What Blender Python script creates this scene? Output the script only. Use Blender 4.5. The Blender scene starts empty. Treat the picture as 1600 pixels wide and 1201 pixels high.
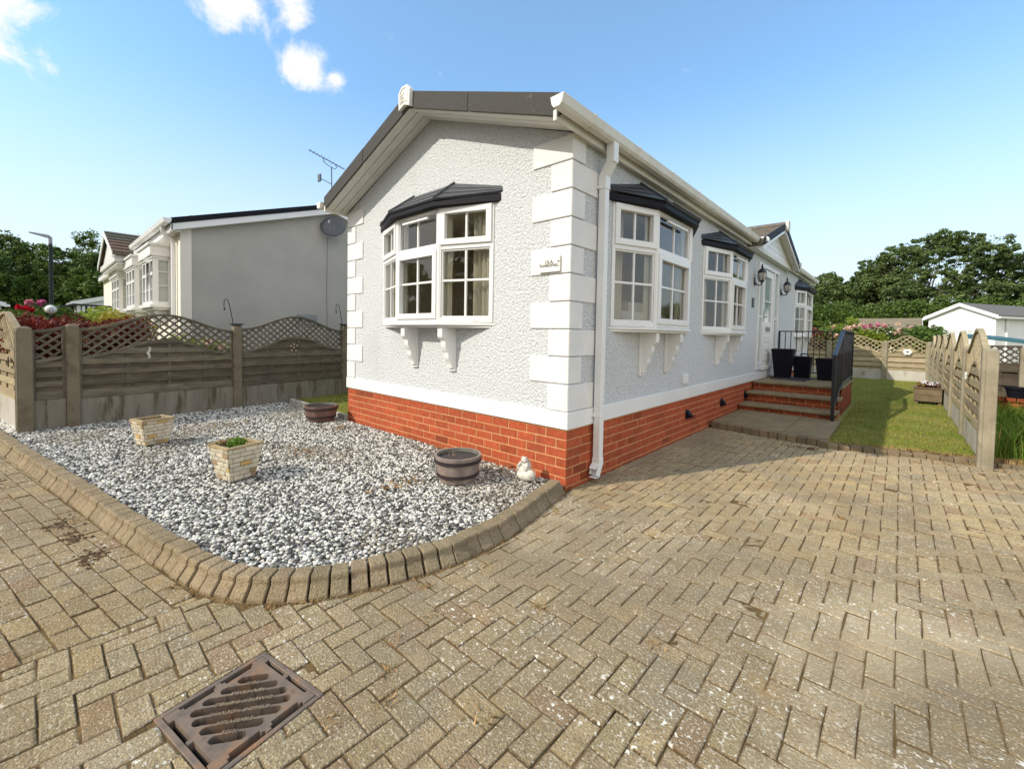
import bpy, bmesh, math, random
import numpy as np
from mathutils import Vector, Matrix

random.seed(7)
rng = np.random.default_rng(7)
sc = bpy.context.scene
COL = sc.collection
R_ = math.radians

# ---------------------------------------------------------------- camera
yaw, pitch, roll = R_(42.06), R_(-1.88), R_(1.01)
fwd = Vector((-math.sin(yaw) * math.cos(pitch), math.cos(yaw) * math.cos(pitch), math.sin(pitch)))
rgt = Vector((math.cos(yaw), math.sin(yaw), 0))
upv = rgt.cross(fwd)
cr, sr = math.cos(roll), math.sin(roll)
r2 = rgt * cr + upv * sr
u2 = upv * cr - rgt * sr
cam_d = bpy.data.cameras.new('camera')
cam = bpy.data.objects.new('camera', cam_d)
COL.objects.link(cam)
cam.matrix_world = Matrix(((r2.x, u2.x, -fwd.x, 2.029), (r2.y, u2.y, -fwd.y, -2.942), (r2.z, u2.z, -fwd.z, 1.293), (0, 0, 0, 1)))
cam_d.sensor_width = 36.0
cam_d.lens = 36.0 * 672.4 / 1600
cam_d.shift_y = -56.2 / 1600
cam_d.clip_start = 0.05
cam_d.clip_end = 2000
sc.camera = cam

# ---------------------------------------------------------------- sky, sun, exposure
SUN_AZ, SUN_EL = R_(204.5), R_(35.5)      # clockwise from +Y
w = bpy.data.worlds.new("World")
sc.world = w
w.use_nodes = True
nt = w.node_tree
nt.nodes.clear()
N = nt.nodes.new
out = N('ShaderNodeOutputWorld'); bg = N('ShaderNodeBackground'); sky = N('ShaderNodeTexSky')
sky.sky_type = 'NISHITA'; sky.sun_disc = False
sky.sun_elevation = SUN_EL; sky.sun_rotation = SUN_AZ
sky.air_density = 1.0; sky.dust_density = 0.8; sky.ozone_density = 1.5
bg.inputs['Strength'].default_value = 0.15
tc = N('ShaderNodeTexCoord')
nz = N('ShaderNodeTexNoise'); nz.inputs['Scale'].default_value = 9.0; nz.inputs['Detail'].default_value = 12.0
nz.inputs['Roughness'].default_value = 0.62; nz.inputs['Distortion'].default_value = 0.3
nt.links.new(tc.outputs['Generated'], nz.inputs['Vector'])
acc = None
for d, r in (((-0.905, -0.055, 0.425), 0.125), ((-0.815, 0.232, 0.535), 0.105), ((-0.785, 0.29, 0.555), 0.085), ((-0.808, 0.338, 0.480), 0.082), ((-0.795, 0.380, 0.465), 0.05)):
    vm = N('ShaderNodeVectorMath'); vm.operation = 'DISTANCE'
    nt.links.new(tc.outputs['Generated'], vm.inputs[0]); vm.inputs[1].default_value = Vector(d).normalized()
    mr = N('ShaderNodeMapRange'); mr.inputs['From Min'].default_value = 0; mr.inputs['From Max'].default_value = r
    mr.inputs['To Min'].default_value = 1; mr.inputs['To Max'].default_value = 0
    nt.links.new(vm.outputs['Value'], mr.inputs['Value'])
    if acc is None: acc = mr.outputs[0]
    else:
        mx = N('ShaderNodeMath'); mx.operation = 'MAXIMUM'
        nt.links.new(acc, mx.inputs[0]); nt.links.new(mr.outputs[0], mx.inputs[1]); acc = mx.outputs[0]
ad = N('ShaderNodeMath'); ad.operation = 'MULTIPLY_ADD'
nt.links.new(acc, ad.inputs[0]); ad.inputs[1].default_value = 0.46; nt.links.new(nz.outputs[0], ad.inputs[2])
cm = N('ShaderNodeMapRange'); cm.interpolation_type = 'SMOOTHSTEP'
cm.inputs['From Min'].default_value = 0.66; cm.inputs['From Max'].default_value = 0.86
nt.links.new(ad.outputs[0], cm.inputs['Value'])
tn = N('ShaderNodeMix'); tn.data_type = 'RGBA'; tn.blend_type = 'MULTIPLY'; tn.inputs[0].default_value = 1.0
nt.links.new(sky.outputs[0], tn.inputs[6]); tn.inputs[7].default_value = (1.0, 1.70, 1.92, 1)
sx = N('ShaderNodeSeparateXYZ'); nt.links.new(tc.outputs['Generated'], sx.inputs[0])
hz = N('ShaderNodeMapRange'); hz.interpolation_type = 'SMOOTHSTEP'      # pale air towards the horizon
hz.inputs['From Min'].default_value = 0.50; hz.inputs['From Max'].default_value = 0.02
hz.inputs['To Min'].default_value = 0.14; hz.inputs['To Max'].default_value = 0.88
nt.links.new(sx.outputs['Z'], hz.inputs['Value'])
mixh = N('ShaderNodeMix'); mixh.data_type = 'RGBA'
nt.links.new(hz.outputs[0], mixh.inputs[0]); nt.links.new(tn.outputs[2], mixh.inputs[6]); mixh.inputs[7].default_value = (5.7, 5.85, 6.15, 1)
# unseen broken white cloud added behind the camera to lift and whiten the ambient
dt = N('ShaderNodeVectorMath'); dt.operation = 'DOT_PRODUCT'; nt.links.new(tc.outputs['Generated'], dt.inputs[0]); dt.inputs[1].default_value = Vector((0.62, -0.78, 0.12)).normalized()
n2 = N('ShaderNodeTexNoise'); n2.inputs['Scale'].default_value = 3.2; n2.inputs['Detail'].default_value = 7; nt.links.new(tc.outputs['Generated'], n2.inputs['Vector'])
ds = N('ShaderNodeMath'); ds.operation = 'MULTIPLY_ADD'; nt.links.new(dt.outputs['Value'], ds.inputs[0]); ds.inputs[1].default_value = 0.42; nt.links.new(n2.outputs[0], ds.inputs[2])
c2 = N('ShaderNodeMapRange'); c2.interpolation_type = 'SMOOTHSTEP'; c2.inputs['From Min'].default_value = 0.52; c2.inputs['From Max'].default_value = 0.74
d3 = N('ShaderNodeVectorMath'); d3.operation = 'DOT_PRODUCT'; nt.links.new(tc.outputs['Generated'], d3.inputs[0]); d3.inputs[1].default_value = Vector((-0.78, -0.60, 0.22)).normalized()
m3 = N('ShaderNodeMapRange'); m3.interpolation_type = 'SMOOTHSTEP'; m3.inputs['From Min'].default_value = 0.86; m3.inputs['From Max'].default_value = 0.97; m3.inputs['To Max'].default_value = 0.34
nt.links.new(d3.outputs['Value'], m3.inputs['Value'])
a3 = N('ShaderNodeMath'); nt.links.new(ds.outputs[0], a3.inputs[0]); nt.links.new(m3.outputs[0], a3.inputs[1])
nt.links.new(a3.outputs[0], c2.inputs['Value'])
mixb = N('ShaderNodeMix'); mixb.data_type = 'RGBA'
nt.links.new(c2.outputs[0], mixb.inputs[0]); nt.links.new(mixh.outputs[2], mixb.inputs[6]); mixb.inputs[7].default_value = (8.3, 8.2, 8.0, 1)
mixc = N('ShaderNodeMix'); mixc.data_type = 'RGBA'
nt.links.new(cm.outputs[0], mixc.inputs[0]); nt.links.new(mixb.outputs[2], mixc.inputs[6])
mixc.inputs[7].default_value = (6.7, 6.7, 6.7, 1)
nt.links.new(mixc.outputs[2], bg.inputs['Color']); nt.links.new(bg.outputs[0], out.inputs['Surface'])

sl = bpy.data.lights.new('sun', 'SUN'); sl.energy = 4.0; sl.angle = R_(0.53); sl.color = (1.0, 0.92, 0.79)
so = bpy.data.objects.new('sun', sl); COL.objects.link(so)
sd = Vector((math.sin(SUN_AZ) * math.cos(SUN_EL), math.cos(SUN_AZ) * math.cos(SUN_EL), math.sin(SUN_EL)))
so.rotation_euler = sd.to_track_quat('Z', 'Y').to_euler(); so.location = (-20, -30, 25)
vs = sc.view_settings
vs.view_transform = 'Standard'; vs.look = 'None'; vs.exposure = 0.1; vs.gamma = 1.0

# ---------------------------------------------------------------- materials
def lin(c):
    return tuple(c) + (1.0,)
def mat(name, c1, c2=None, scale=4.0, detail=6, rough=0.7, bump=0.0, bscale=60.0, bdist=0.01, tint=0.0, spots=(), spec=0.3,
        metallic=0.0, stretch=(1, 1, 1), transl=0.0, rvar=0.0, lo=0.35, hi=0.65, bdetail=4):
    m = bpy.data.materials.new(name); m.use_nodes = True
    t = m.node_tree; n = t.nodes; L = t.links.new
    p = n['Principled BSDF']
    p.inputs['Roughness'].default_value = rough; p.inputs['Specular IOR Level'].default_value = spec; p.inputs['Metallic'].default_value = metallic
    co = n.new('ShaderNodeTexCoord'); mp = n.new('ShaderNodeMapping'); mp.inputs['Scale'].default_value = stretch
    L(co.outputs['Object'], mp.inputs[0]); V = mp.outputs[0]
    def noise(s, d=6, r=0.55):
        q = n.new('ShaderNodeTexNoise'); q.inputs['Scale'].default_value = s; q.inputs['Detail'].default_value = d; q.inputs['Roughness'].default_value = r
        L(V, q.inputs['Vector']); return q.outputs[0]
    def rng_(v, a, b, o0=0.0, o1=1.0):
        q = n.new('ShaderNodeMapRange'); L(v, q.inputs['Value'])
        q.inputs['From Min'].default_value = a; q.inputs['From Max'].default_value = b
        q.inputs['To Min'].default_value = o0; q.inputs['To Max'].default_value = o1; return q.outputs[0]
    def mix(f, a, b, bt='MIX'):
        q = n.new('ShaderNodeMix'); q.data_type = 'RGBA'; q.blend_type = bt
        for s, v in ((q.inputs[0], f), (q.inputs[6], a), (q.inputs[7], b)):
            if isinstance(v, (tuple, list)): s.default_value = lin(v) if len(v) == 3 else v
            elif isinstance(v, (int, float)): s.default_value = v
            else: L(v, s)
        return q.outputs[2]
    c = c1
    if c2 is not None: c = mix(rng_(noise(scale, detail), lo, hi), c1, c2)
    if tint:
        at = n.new('ShaderNodeAttribute'); at.attribute_name = 'tint'
        c = mix(tint, c, at.outputs['Color'], 'MULTIPLY')
    for (sc_, s, th, soft, amt, *mk) in spots:
        f = rng_(noise(s, 5, 0.6), th, th + soft, 0, amt)
        if mk:      # patchy: only where a broad noise is high
            q = n.new('ShaderNodeMath'); q.operation = 'MULTIPLY'; L(f, q.inputs[0]); L(rng_(noise(mk[0], 3), mk[1], mk[1] + mk[2]), q.inputs[1]); f = q.outputs[0]
        c = mix(f, c, sc_)
    if isinstance(c, tuple): p.inputs['Base Color'].default_value = lin(c)
    else: L(c, p.inputs['Base Color'])
    if rvar: L(rng_(noise(scale * 3), 0.3, 0.7, rough - rvar, rough + rvar), p.inputs['Roughness'])
    if bump:
        b = n.new('ShaderNodeBump'); b.inputs['Strength'].default_value = bump; b.inputs['Distance'].default_value = bdist
        L(noise(bscale, bdetail), b.inputs['Height']); L(b.outputs[0], p.inputs['Normal'])
    if transl:
        tr = n.new('ShaderNodeBsdfTranslucent'); ms = n.new('ShaderNodeMixShader'); ms.inputs[0].default_value = transl
        if isinstance(c, tuple): tr.inputs[0].default_value = lin(c)
        else: L(c, tr.inputs[0])
        L(p.outputs[0], ms.inputs[1]); L(tr.outputs[0], ms.inputs[2]); L(ms.outputs[0], n['Material Output'].inputs[0])
    return m

def glass_mat(name, tintc=(0.97, 0.98, 0.97), ior=1.85):
    m = bpy.data.materials.new(name); m.use_nodes = True
    t = m.node_tree; n = t.nodes; L = t.links.new
    n.remove(n['Principled BSDF'])
    a = n.new('ShaderNodeBsdfTransparent'); a.inputs[0].default_value = lin(tintc)
    g = n.new('ShaderNodeBsdfGlossy'); g.inputs['Roughness'].default_value = 0.004
    f = n.new('ShaderNodeFresnel'); f.inputs[0].default_value = ior
    co = n.new('ShaderNodeTexCoord'); q = n.new('ShaderNodeTexNoise'); q.inputs['Scale'].default_value = 2.5; q.inputs['Detail'].default_value = 1
    L(co.outputs['Object'], q.inputs['Vector'])
    b = n.new('ShaderNodeBump'); b.inputs['Strength'].default_value = 0.05; b.inputs['Distance'].default_value = 0.03; L(q.outputs[0], b.inputs['Height'])
    L(b.outputs[0], g.inputs['Normal'])
    ge = n.new('ShaderNodeNewGeometry'); bf_ = n.new('ShaderNodeMath'); bf_.operation = 'SUBTRACT'; bf_.inputs[0].default_value = 1.0; L(ge.outputs['Backfacing'], bf_.inputs[1])
    ff = n.new('ShaderNodeMath'); ff.operation = 'MULTIPLY'; L(f.outputs[0], ff.inputs[0]); L(bf_.outputs[0], ff.inputs[1])
    s = n.new('ShaderNodeMixShader'); L(ff.outputs[0], s.inputs[0]); L(a.outputs[0], s.inputs[1]); L(g.outputs[0], s.inputs[2])
    L(s.outputs[0], n['Material Output'].inputs[0])
    return m

M = {}
M['render'] = mat('textured_render', (0.56, 0.585, 0.60), (0.70, 0.72, 0.735), scale=44, rough=0.85, bump=1.0, bscale=46, bdist=0.026, spec=0.15, bdetail=5,
                  spots=(((0.30, 0.315, 0.32), 50, 0.575, 0.06, 0.7), ((0.50, 0.50, 0.47), 1.4, 0.58, 0.2, 0.35), ((0.25, 0.25, 0.24), 30, 0.70, 0.03, 0.5)))  # dark specks paint shade into the pits of the stipple
M['white'] = mat('white_upvc', (0.80, 0.80, 0.79), (0.76, 0.76, 0.75), scale=3, rough=0.32, spec=0.45)
M['quoin'] = mat('quoin_white_paint', (0.76, 0.75, 0.73), (0.70, 0.69, 0.67), scale=6, rough=0.7, bump=0.12, bscale=120, bdist=0.004)
M['cream_trim'] = mat('weathered_white_trim', (0.74, 0.73, 0.68), (0.67, 0.65, 0.59), scale=5, rough=0.5, spots=(((0.4, 0.36, 0.28), 9, 0.62, 0.2, 0.5),))
M['soffit'] = mat('soffit_board', (0.70, 0.69, 0.64), (0.64, 0.63, 0.58), scale=5, rough=0.55)
M['verge'] = mat('dark_roof_verge', (0.046, 0.044, 0.041), (0.066, 0.062, 0.056), scale=60, rough=0.8, bump=0.3, bscale=200, bdist=0.003, spots=(((0.2, 0.18, 0.14), 14, 0.66, 0.1, 0.5),))
M['roof_tile'] = mat('roof_tile', (0.12, 0.11, 0.098), (0.17, 0.155, 0.13), scale=14, rough=0.85, bump=0.4, bscale=60, tint=1.0)
M['canopy'] = mat('canopy_tile', (0.046, 0.052, 0.060), (0.066, 0.072, 0.080), scale=20, rough=0.45, spec=0.4, bump=0.1, bscale=120, bdist=0.003)
M['canopy_dark'] = mat('canopy_fascia', (0.006, 0.006, 0.010), (0.010, 0.010, 0.014), rough=0.6, spec=0.2)
M['brick'] = mat('red_brick', (0.33, 0.062, 0.023), (0.42, 0.094, 0.036), scale=18, rough=0.85, bump=0.35, bscale=140, bdist=0.004, tint=1.0,
                 spots=(((0.20, 0.036, 0.02), 55, 0.56, 0.15, 0.7), ((0.46, 0.24, 0.13), 5, 0.66, 0.08, 0.55), ((0.16, 0.05, 0.035), 2.2, 0.58, 0.2, 0.5)))
M['mortar'] = mat('sand_mortar', (0.62, 0.34, 0.16), (0.52, 0.28, 0.13), scale=30, rough=0.95, bump=0.4, bscale=160, bdist=0.004)
M['glass'] = glass_mat('window_glass')
M['interior'] = mat('interior_wall', (0.76, 0.68, 0.54), (0.72, 0.64, 0.51), rough=0.9)
M['carpet'] = mat('carpet', (0.40, 0.32, 0.24), (0.36, 0.29, 0.22), rough=0.95)
M['curtain'] = mat('curtain_cloth', (0.62, 0.57, 0.44), (0.56, 0.52, 0.42), scale=3, rough=0.9, transl=0.3)
M['sofa'] = mat('sofa_cloth', (0.68, 0.60, 0.48), (0.62, 0.55, 0.45), rough=0.9)
M['paver'] = mat('block_paver', (0.36, 0.295, 0.19), (0.47, 0.395, 0.265), scale=13, rough=0.92, bump=0.9, bscale=120, bdist=0.010, tint=1.0, spec=0.12, bdetail=6,
                 spots=(((0.20, 0.155, 0.095), 75, 0.52, 0.10, 0.8), ((0.23, 0.18, 0.11), 0.55, 0.45, 0.16, 0.75), ((0.24, 0.20, 0.14), 2.6, 0.50, 0.15, 0.6), ((0.60, 0.49, 0.32), 0.7, 0.55, 0.15, 0.5), ((0.60, 0.53, 0.40), 95, 0.565, 0.06, 0.7), ((0.80, 0.76, 0.66), 44, 0.60, 0.035, 0.95, 1.6, 0.49, 0.10),
                        ((0.66, 0.61, 0.50), 100, 0.60, 0.04, 0.6, 0.9, 0.45, 0.1), ((0.11, 0.085, 0.05), 130, 0.60, 0.05, 0.75), ((0.40, 0.26, 0.10), 3.3, 0.60, 0.15, 0.40), ((0.09, 0.07, 0.045), 4.5, 0.69, 0.06, 0.7)))
M['joint'] = mat('joint_sand', (0.10, 0.065, 0.03), (0.20, 0.135, 0.065), scale=7, rough=1.0, bump=0.8, bscale=90, bdist=0.01, spots=(((0.16, 0.15, 0.03), 5, 0.62, 0.1, 0.7),), spec=0.05)
M['kerb'] = mat('kerb_concrete', (0.345, 0.265, 0.165), (0.255, 0.20, 0.125), scale=7, rough=0.95, bump=1.0, bscale=110, bdist=0.012, tint=1.0, spec=0.15,
                spots=(((0.17, 0.125, 0.07), 65, 0.54, 0.10, 0.75), ((0.50, 0.41, 0.27), 95, 0.58, 0.08, 0.6), ((0.16, 0.13, 0.07), 3, 0.55, 0.2, 0.5)))
M['gravel'] = mat('pebble', (1, 1, 1), (0.86, 0.86, 0.85), scale=40, rough=0.75, tint=1.0, spec=0.25)
M['gravel_bed'] = mat('gravel_base', (0.16, 0.15, 0.13), (0.30, 0.29, 0.27), scale=60, rough=1)
M['concrete'] = mat('post_concrete', (0.33, 0.29, 0.21), (0.235, 0.205, 0.145), scale=5, rough=0.95, bump=0.4, bscale=150, bdist=0.004,
                    spots=(((0.19, 0.16, 0.10), 7, 0.57, 0.15, 0.6), ((0.42, 0.38, 0.28), 60, 0.6, 0.1, 0.4)))
M['concrete_shade'] = mat('shaded_post_concrete', (0.215, 0.185, 0.13), (0.16, 0.135, 0.09), scale=5, rough=0.95, bump=0.6, bscale=130, bdist=0.006, spots=(((0.10, 0.08, 0.045), 5, 0.55, 0.2, 0.7), ((0.30, 0.27, 0.2), 50, 0.6, 0.1, 0.5)))  # darker copy of the post concrete: the left fence's shade is in the colour
M['board_shade'] = mat('shaded_gravel_board', (0.255, 0.235, 0.19), (0.195, 0.178, 0.14), scale=3, rough=0.95, bump=0.4, bscale=140, bdist=0.005, stretch=(2.5, 2.5, 0.35), spots=(((0.085, 0.068, 0.04), 4, 0.53, 0.12, 0.85), ((0.38, 0.36, 0.31), 30, 0.6, 0.1, 0.4)))  # board concrete darkened for the left fence's shade, with real dirt stains
M['board_concrete'] = mat('gravel_board_concrete', (0.50, 0.47, 0.42), (0.40, 0.37, 0.31), scale=3, rough=0.95, bump=0.3, bscale=140, bdist=0.004, stretch=(1, 1, 0.5),
                          spots=(((0.17, 0.13, 0.07), 5, 0.58, 0.14, 0.75),))
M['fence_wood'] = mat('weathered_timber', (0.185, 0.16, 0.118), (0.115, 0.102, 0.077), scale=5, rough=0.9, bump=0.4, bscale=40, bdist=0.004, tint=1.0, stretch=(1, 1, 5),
                      spots=(((0.06, 0.05, 0.034), 6, 0.58, 0.15, 0.7),))  # weathered timber, its tone lowered to carry the left fence's shade
M['fence_pale'] = mat('sun_bleached_timber', (0.42, 0.35, 0.22), (0.33, 0.27, 0.17), scale=5, rough=0.9, bump=0.4, bscale=40, bdist=0.004, tint=1.0, stretch=(1, 1, 5),
                      spots=(((0.20, 0.17, 0.09), 6, 0.6, 0.15, 0.6),))
M['fence_dark'] = mat('dark_stained_timber', (0.07, 0.055, 0.04), (0.10, 0.08, 0.06), scale=5, rough=0.9, tint=1.0, stretch=(1, 1, 5))
M['slab'] = mat('paving_slab', (0.27, 0.205, 0.115), (0.19, 0.145, 0.08), scale=5, rough=0.9, bump=0.4, bscale=120, bdist=0.004, spots=(((0.2, 0.18, 0.11), 8, 0.56, 0.2, 0.6),))
M['grass_bed'] = mat('lawn_soil', (0.18, 0.225, 0.04), (0.27, 0.26, 0.085), scale=2.2, rough=1, bump=0.6, bscale=60, bdist=0.02)
M['grass'] = mat('grass_blade', (0.215, 0.285, 0.04), (0.35, 0.345, 0.09), scale=1.6, rough=0.7, tint=1.0, transl=0.35, spec=0.2)
M['tall_grass'] = mat('tall_grass_blade', (0.14, 0.26, 0.035), (0.20, 0.31, 0.055), scale=1.2, rough=0.7, tint=1.0, transl=0.4, spec=0.2)
M['straw'] = mat('dry_weed', (0.50, 0.385, 0.20), (0.40, 0.29, 0.13), scale=6, rough=0.9, tint=1.0, transl=0.3)
M['field'] = mat('rough_ground', (0.10, 0.13, 0.035), (0.15, 0.15, 0.05), scale=0.4, rough=1)
M['black_metal'] = mat('black_painted_metal', (0.012, 0.014, 0.022), (0.02, 0.021, 0.028), rough=0.35, spec=0.5)
M['black_plastic'] = mat('black_plastic', (0.006, 0.007, 0.012), (0.009, 0.009, 0.015), rough=0.6, spec=0.15)
M['iron'] = mat('cast_iron', (0.21, 0.155, 0.115), (0.135, 0.108, 0.09), scale=12, rough=0.7, metallic=0.08, bump=0.3, bscale=180, bdist=0.002, spots=(((0.30, 0.155, 0.075), 8, 0.52, 0.15, 0.8), ((0.10, 0.075, 0.055), 22, 0.57, 0.1, 0.6),))
M['iron_letter'] = mat('worn_iron_lettering', (0.36, 0.28, 0.19), (0.30, 0.23, 0.15), rough=0.55, metallic=0.3)
M['pit'] = mat('drain_pit', (0.03, 0.024, 0.018), (0.05, 0.04, 0.03), rough=1)
M['barrel'] = mat('faded_barrel_plastic', (0.30, 0.235, 0.205), (0.23, 0.18, 0.155), scale=6, rough=0.7, tint=1.0, stretch=(6, 6, 0.8), bump=0.3, bscale=30, bdist=0.003, spots=(((0.44, 0.40, 0.37), 9, 0.55, 0.2, 0.5),))
M['barrel_red'] = mat('brown_barrel_plastic', (0.21, 0.125, 0.105), (0.165, 0.10, 0.085), scale=6, rough=0.6, tint=1.0, stretch=(6, 6, 0.8), bump=0.3, bscale=30, bdist=0.003)
M['barrel_in'] = mat('barrel_inside', (0.17, 0.165, 0.14), (0.10, 0.095, 0.08), scale=8, rough=0.8, spots=(((0.3, 0.33, 0.27), 6, 0.6, 0.1, 0.5),))
M['band'] = mat('barrel_band', (0.03, 0.022, 0.026), (0.04, 0.03, 0.03), rough=0.5)
M['soil'] = mat('potting_soil', (0.07, 0.042, 0.024), (0.13, 0.08, 0.04), scale=30, rough=1, bump=1, bscale=60, bdist=0.02)
M['stone_block'] = mat('reconstituted_stone', (0.66, 0.60, 0.47), (0.56, 0.50, 0.38), scale=18, rough=0.9, bump=0.5, bscale=90, bdist=0.006, tint=1.0)
M['stone_joint'] = mat('planter_joint', (0.40, 0.34, 0.22), (0.32, 0.26, 0.17), scale=20, rough=1)
M['planter_rim'] = mat('planter_rim_stone', (0.38, 0.30, 0.18), (0.26, 0.19, 0.105), scale=12, rough=0.95, bump=0.5, bscale=90, bdist=0.006)
M['leaf'] = mat('bright_leaf', (0.11, 0.22, 0.022), (0.17, 0.30, 0.04), scale=9, rough=0.55, transl=0.35, tint=1.0)
M['tree_leaf'] = mat('oak_leaf', (0.115, 0.175, 0.065), (0.165, 0.225, 0.075), scale=0.5, rough=0.55, transl=0.25, tint=1.0, spec=0.3)
M['wood_leaf'] = mat('woodland_leaf', (0.085, 0.145, 0.035), (0.14, 0.20, 0.045), scale=0.35, rough=0.6, transl=0.25, tint=1.0, spec=0.25)
M['hedge_leaf'] = mat('hedge_leaf', (0.07, 0.13, 0.022), (0.12, 0.18, 0.034), scale=0.7, rough=0.55, transl=0.3, tint=1.0)
M['lime_leaf'] = mat('lime_leaf', (0.20, 0.28, 0.03), (0.27, 0.33, 0.045), scale=2, rough=0.55, transl=0.4, tint=1.0)
M['yellow_leaf'] = mat('golden_leaf', (0.36, 0.29, 0.03), (0.26, 0.26, 0.04), scale=3, rough=0.55, transl=0.4, tint=1.0)
M['red_leaf'] = mat('dark_red_leaf', (0.115, 0.020, 0.014), (0.19, 0.032, 0.02), scale=4, rough=0.55, transl=0.35, tint=1.0)
M['copper_leaf'] = mat('copper_leaf', (0.30, 0.11, 0.075), (0.22, 0.07, 0.055), scale=3, rough=0.55, transl=0.35, tint=1.0)
M['red_petal'] = mat('red_petal', (0.60, 0.012, 0.03), (0.48, 0.01, 0.03), rough=0.5, transl=0.3, tint=1.0)
M['pink_petal'] = mat('pink_petal', (0.68, 0.27, 0.36), (0.60, 0.20, 0.32), rough=0.5, transl=0.3, tint=1.0)
M['magenta_petal'] = mat('magenta_petal', (0.60, 0.12, 0.33), (0.65, 0.22, 0.42), rough=0.5, transl=0.3, tint=1.0)
M['peach_petal'] = mat('peach_petal', (0.70, 0.42, 0.32), (0.72, 0.52, 0.42), rough=0.5, transl=0.3, tint=1.0)
M['bark'] = mat('bark', (0.13, 0.105, 0.08), (0.20, 0.17, 0.13), scale=6, rough=0.95, bump=0.6, bscale=20, bdist=0.03)
M['grey_render'] = mat('grey_render', (0.47, 0.45, 0.405), (0.41, 0.395, 0.355), scale=1.3, rough=0.9, bump=0.6, bscale=90, bdist=0.008, spec=0.1, spots=(((0.34, 0.34, 0.31), 0.9, 0.56, 0.2, 0.5), ((0.36, 0.36, 0.33), 60, 0.6, 0.1, 0.4)))
M['cream_render'] = mat('cream_render', (0.78, 0.735, 0.64), (0.74, 0.695, 0.60), scale=3, rough=0.85)
M['dish'] = mat('dark_grey_metal', (0.07, 0.08, 0.095), (0.085, 0.095, 0.11), rough=0.45, spec=0.5)
M['grey_plastic'] = mat('grey_plastic', (0.28, 0.29, 0.29), (0.25, 0.26, 0.26), rough=0.5)
M['post_green'] = mat('dark_green_paint', (0.006, 0.014, 0.012), (0.008, 0.018, 0.014), rough=0.45)
M['aluminium'] = mat('aluminium', (0.35, 0.34, 0.36), (0.3, 0.3, 0.31), rough=0.4, metallic=0.6)
M['letter'] = mat('black_lettering', (0.015, 0.015, 0.012), rough=0.6)
M['plate'] = mat('number_plate_dark', (0.02, 0.025, 0.028), (0.03, 0.034, 0.036), rough=0.35)
M['pale_letter'] = mat('pale_lettering', (0.45, 0.47, 0.46), rough=0.5)
M['plaque'] = mat('marble_plaque', (0.80, 0.80, 0.75), (0.74, 0.74, 0.68), scale=30, rough=0.4)
M['ornament'] = mat('white_painted_stone', (0.66, 0.63, 0.56), (0.48, 0.45, 0.38), scale=22, rough=0.8, bump=0.4, bscale=40, bdist=0.006)
M['frog'] = mat('mottled_stone', (0.42, 0.39, 0.34), (0.62, 0.60, 0.54), scale=40, rough=0.9, bump=0.6, bscale=60, bdist=0.006, lo=0.45, hi=0.55, spots=(((0.10, 0.09, 0.07), 60, 0.6, 0.04, 0.9),))
M['mat_rubber'] = mat('doormat_rubber', (0.035, 0.035, 0.045), (0.05, 0.05, 0.058), scale=60, rough=0.95)
M['timber_planter'] = mat('old_planter_timber', (0.23, 0.17, 0.11), (0.17, 0.125, 0.08), scale=8, rough=0.95, tint=1.0)
M['house_white'] = mat('white_painted_wall', (0.82, 0.82, 0.82), (0.79, 0.79, 0.79), scale=2, rough=0.8)
M['far_roof'] = mat('far_roof', (0.13, 0.125, 0.115), (0.16, 0.15, 0.14), scale=20, rough=0.85)
M['far_roof_brown'] = mat('mossy_roof', (0.17, 0.145, 0.09), (0.22, 0.18, 0.12), scale=3, rough=0.95)
M['dark_glass'] = mat('dark_window_glass', (0.03, 0.035, 0.035), rough=0.04, spec=0.8)
M['pale_glass'] = mat('net_curtain_glass', (0.46, 0.48, 0.45), (0.40, 0.42, 0.40), scale=6, rough=0.12, spec=0.5)
M['frosted'] = mat('frosted_door_glass', (0.30, 0.38, 0.38), (0.38, 0.45, 0.44), scale=5, rough=0.10, spec=0.7)
M['lamp_glass'] = mat('frosted_lamp_glass', (0.50, 0.48, 0.40), (0.42, 0.41, 0.36), rough=0.3, spec=0.5)
M['rag'] = mat('stained_white_enamel', (0.75, 0.72, 0.6), (0.68, 0.66, 0.55), rough=0.5)
M['teal'] = mat('teal_canvas', (0.035, 0.11, 0.13), (0.05, 0.13, 0.15), rough=0.6)
M['car_paint'] = mat('silver_paint', (0.55, 0.57, 0.6), rough=0.25, metallic=0.5)
M['glasswhite'] = mat('white_globe', (0.78, 0.78, 0.78), (0.7, 0.7, 0.7), scale=8, rough=0.3)

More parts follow.
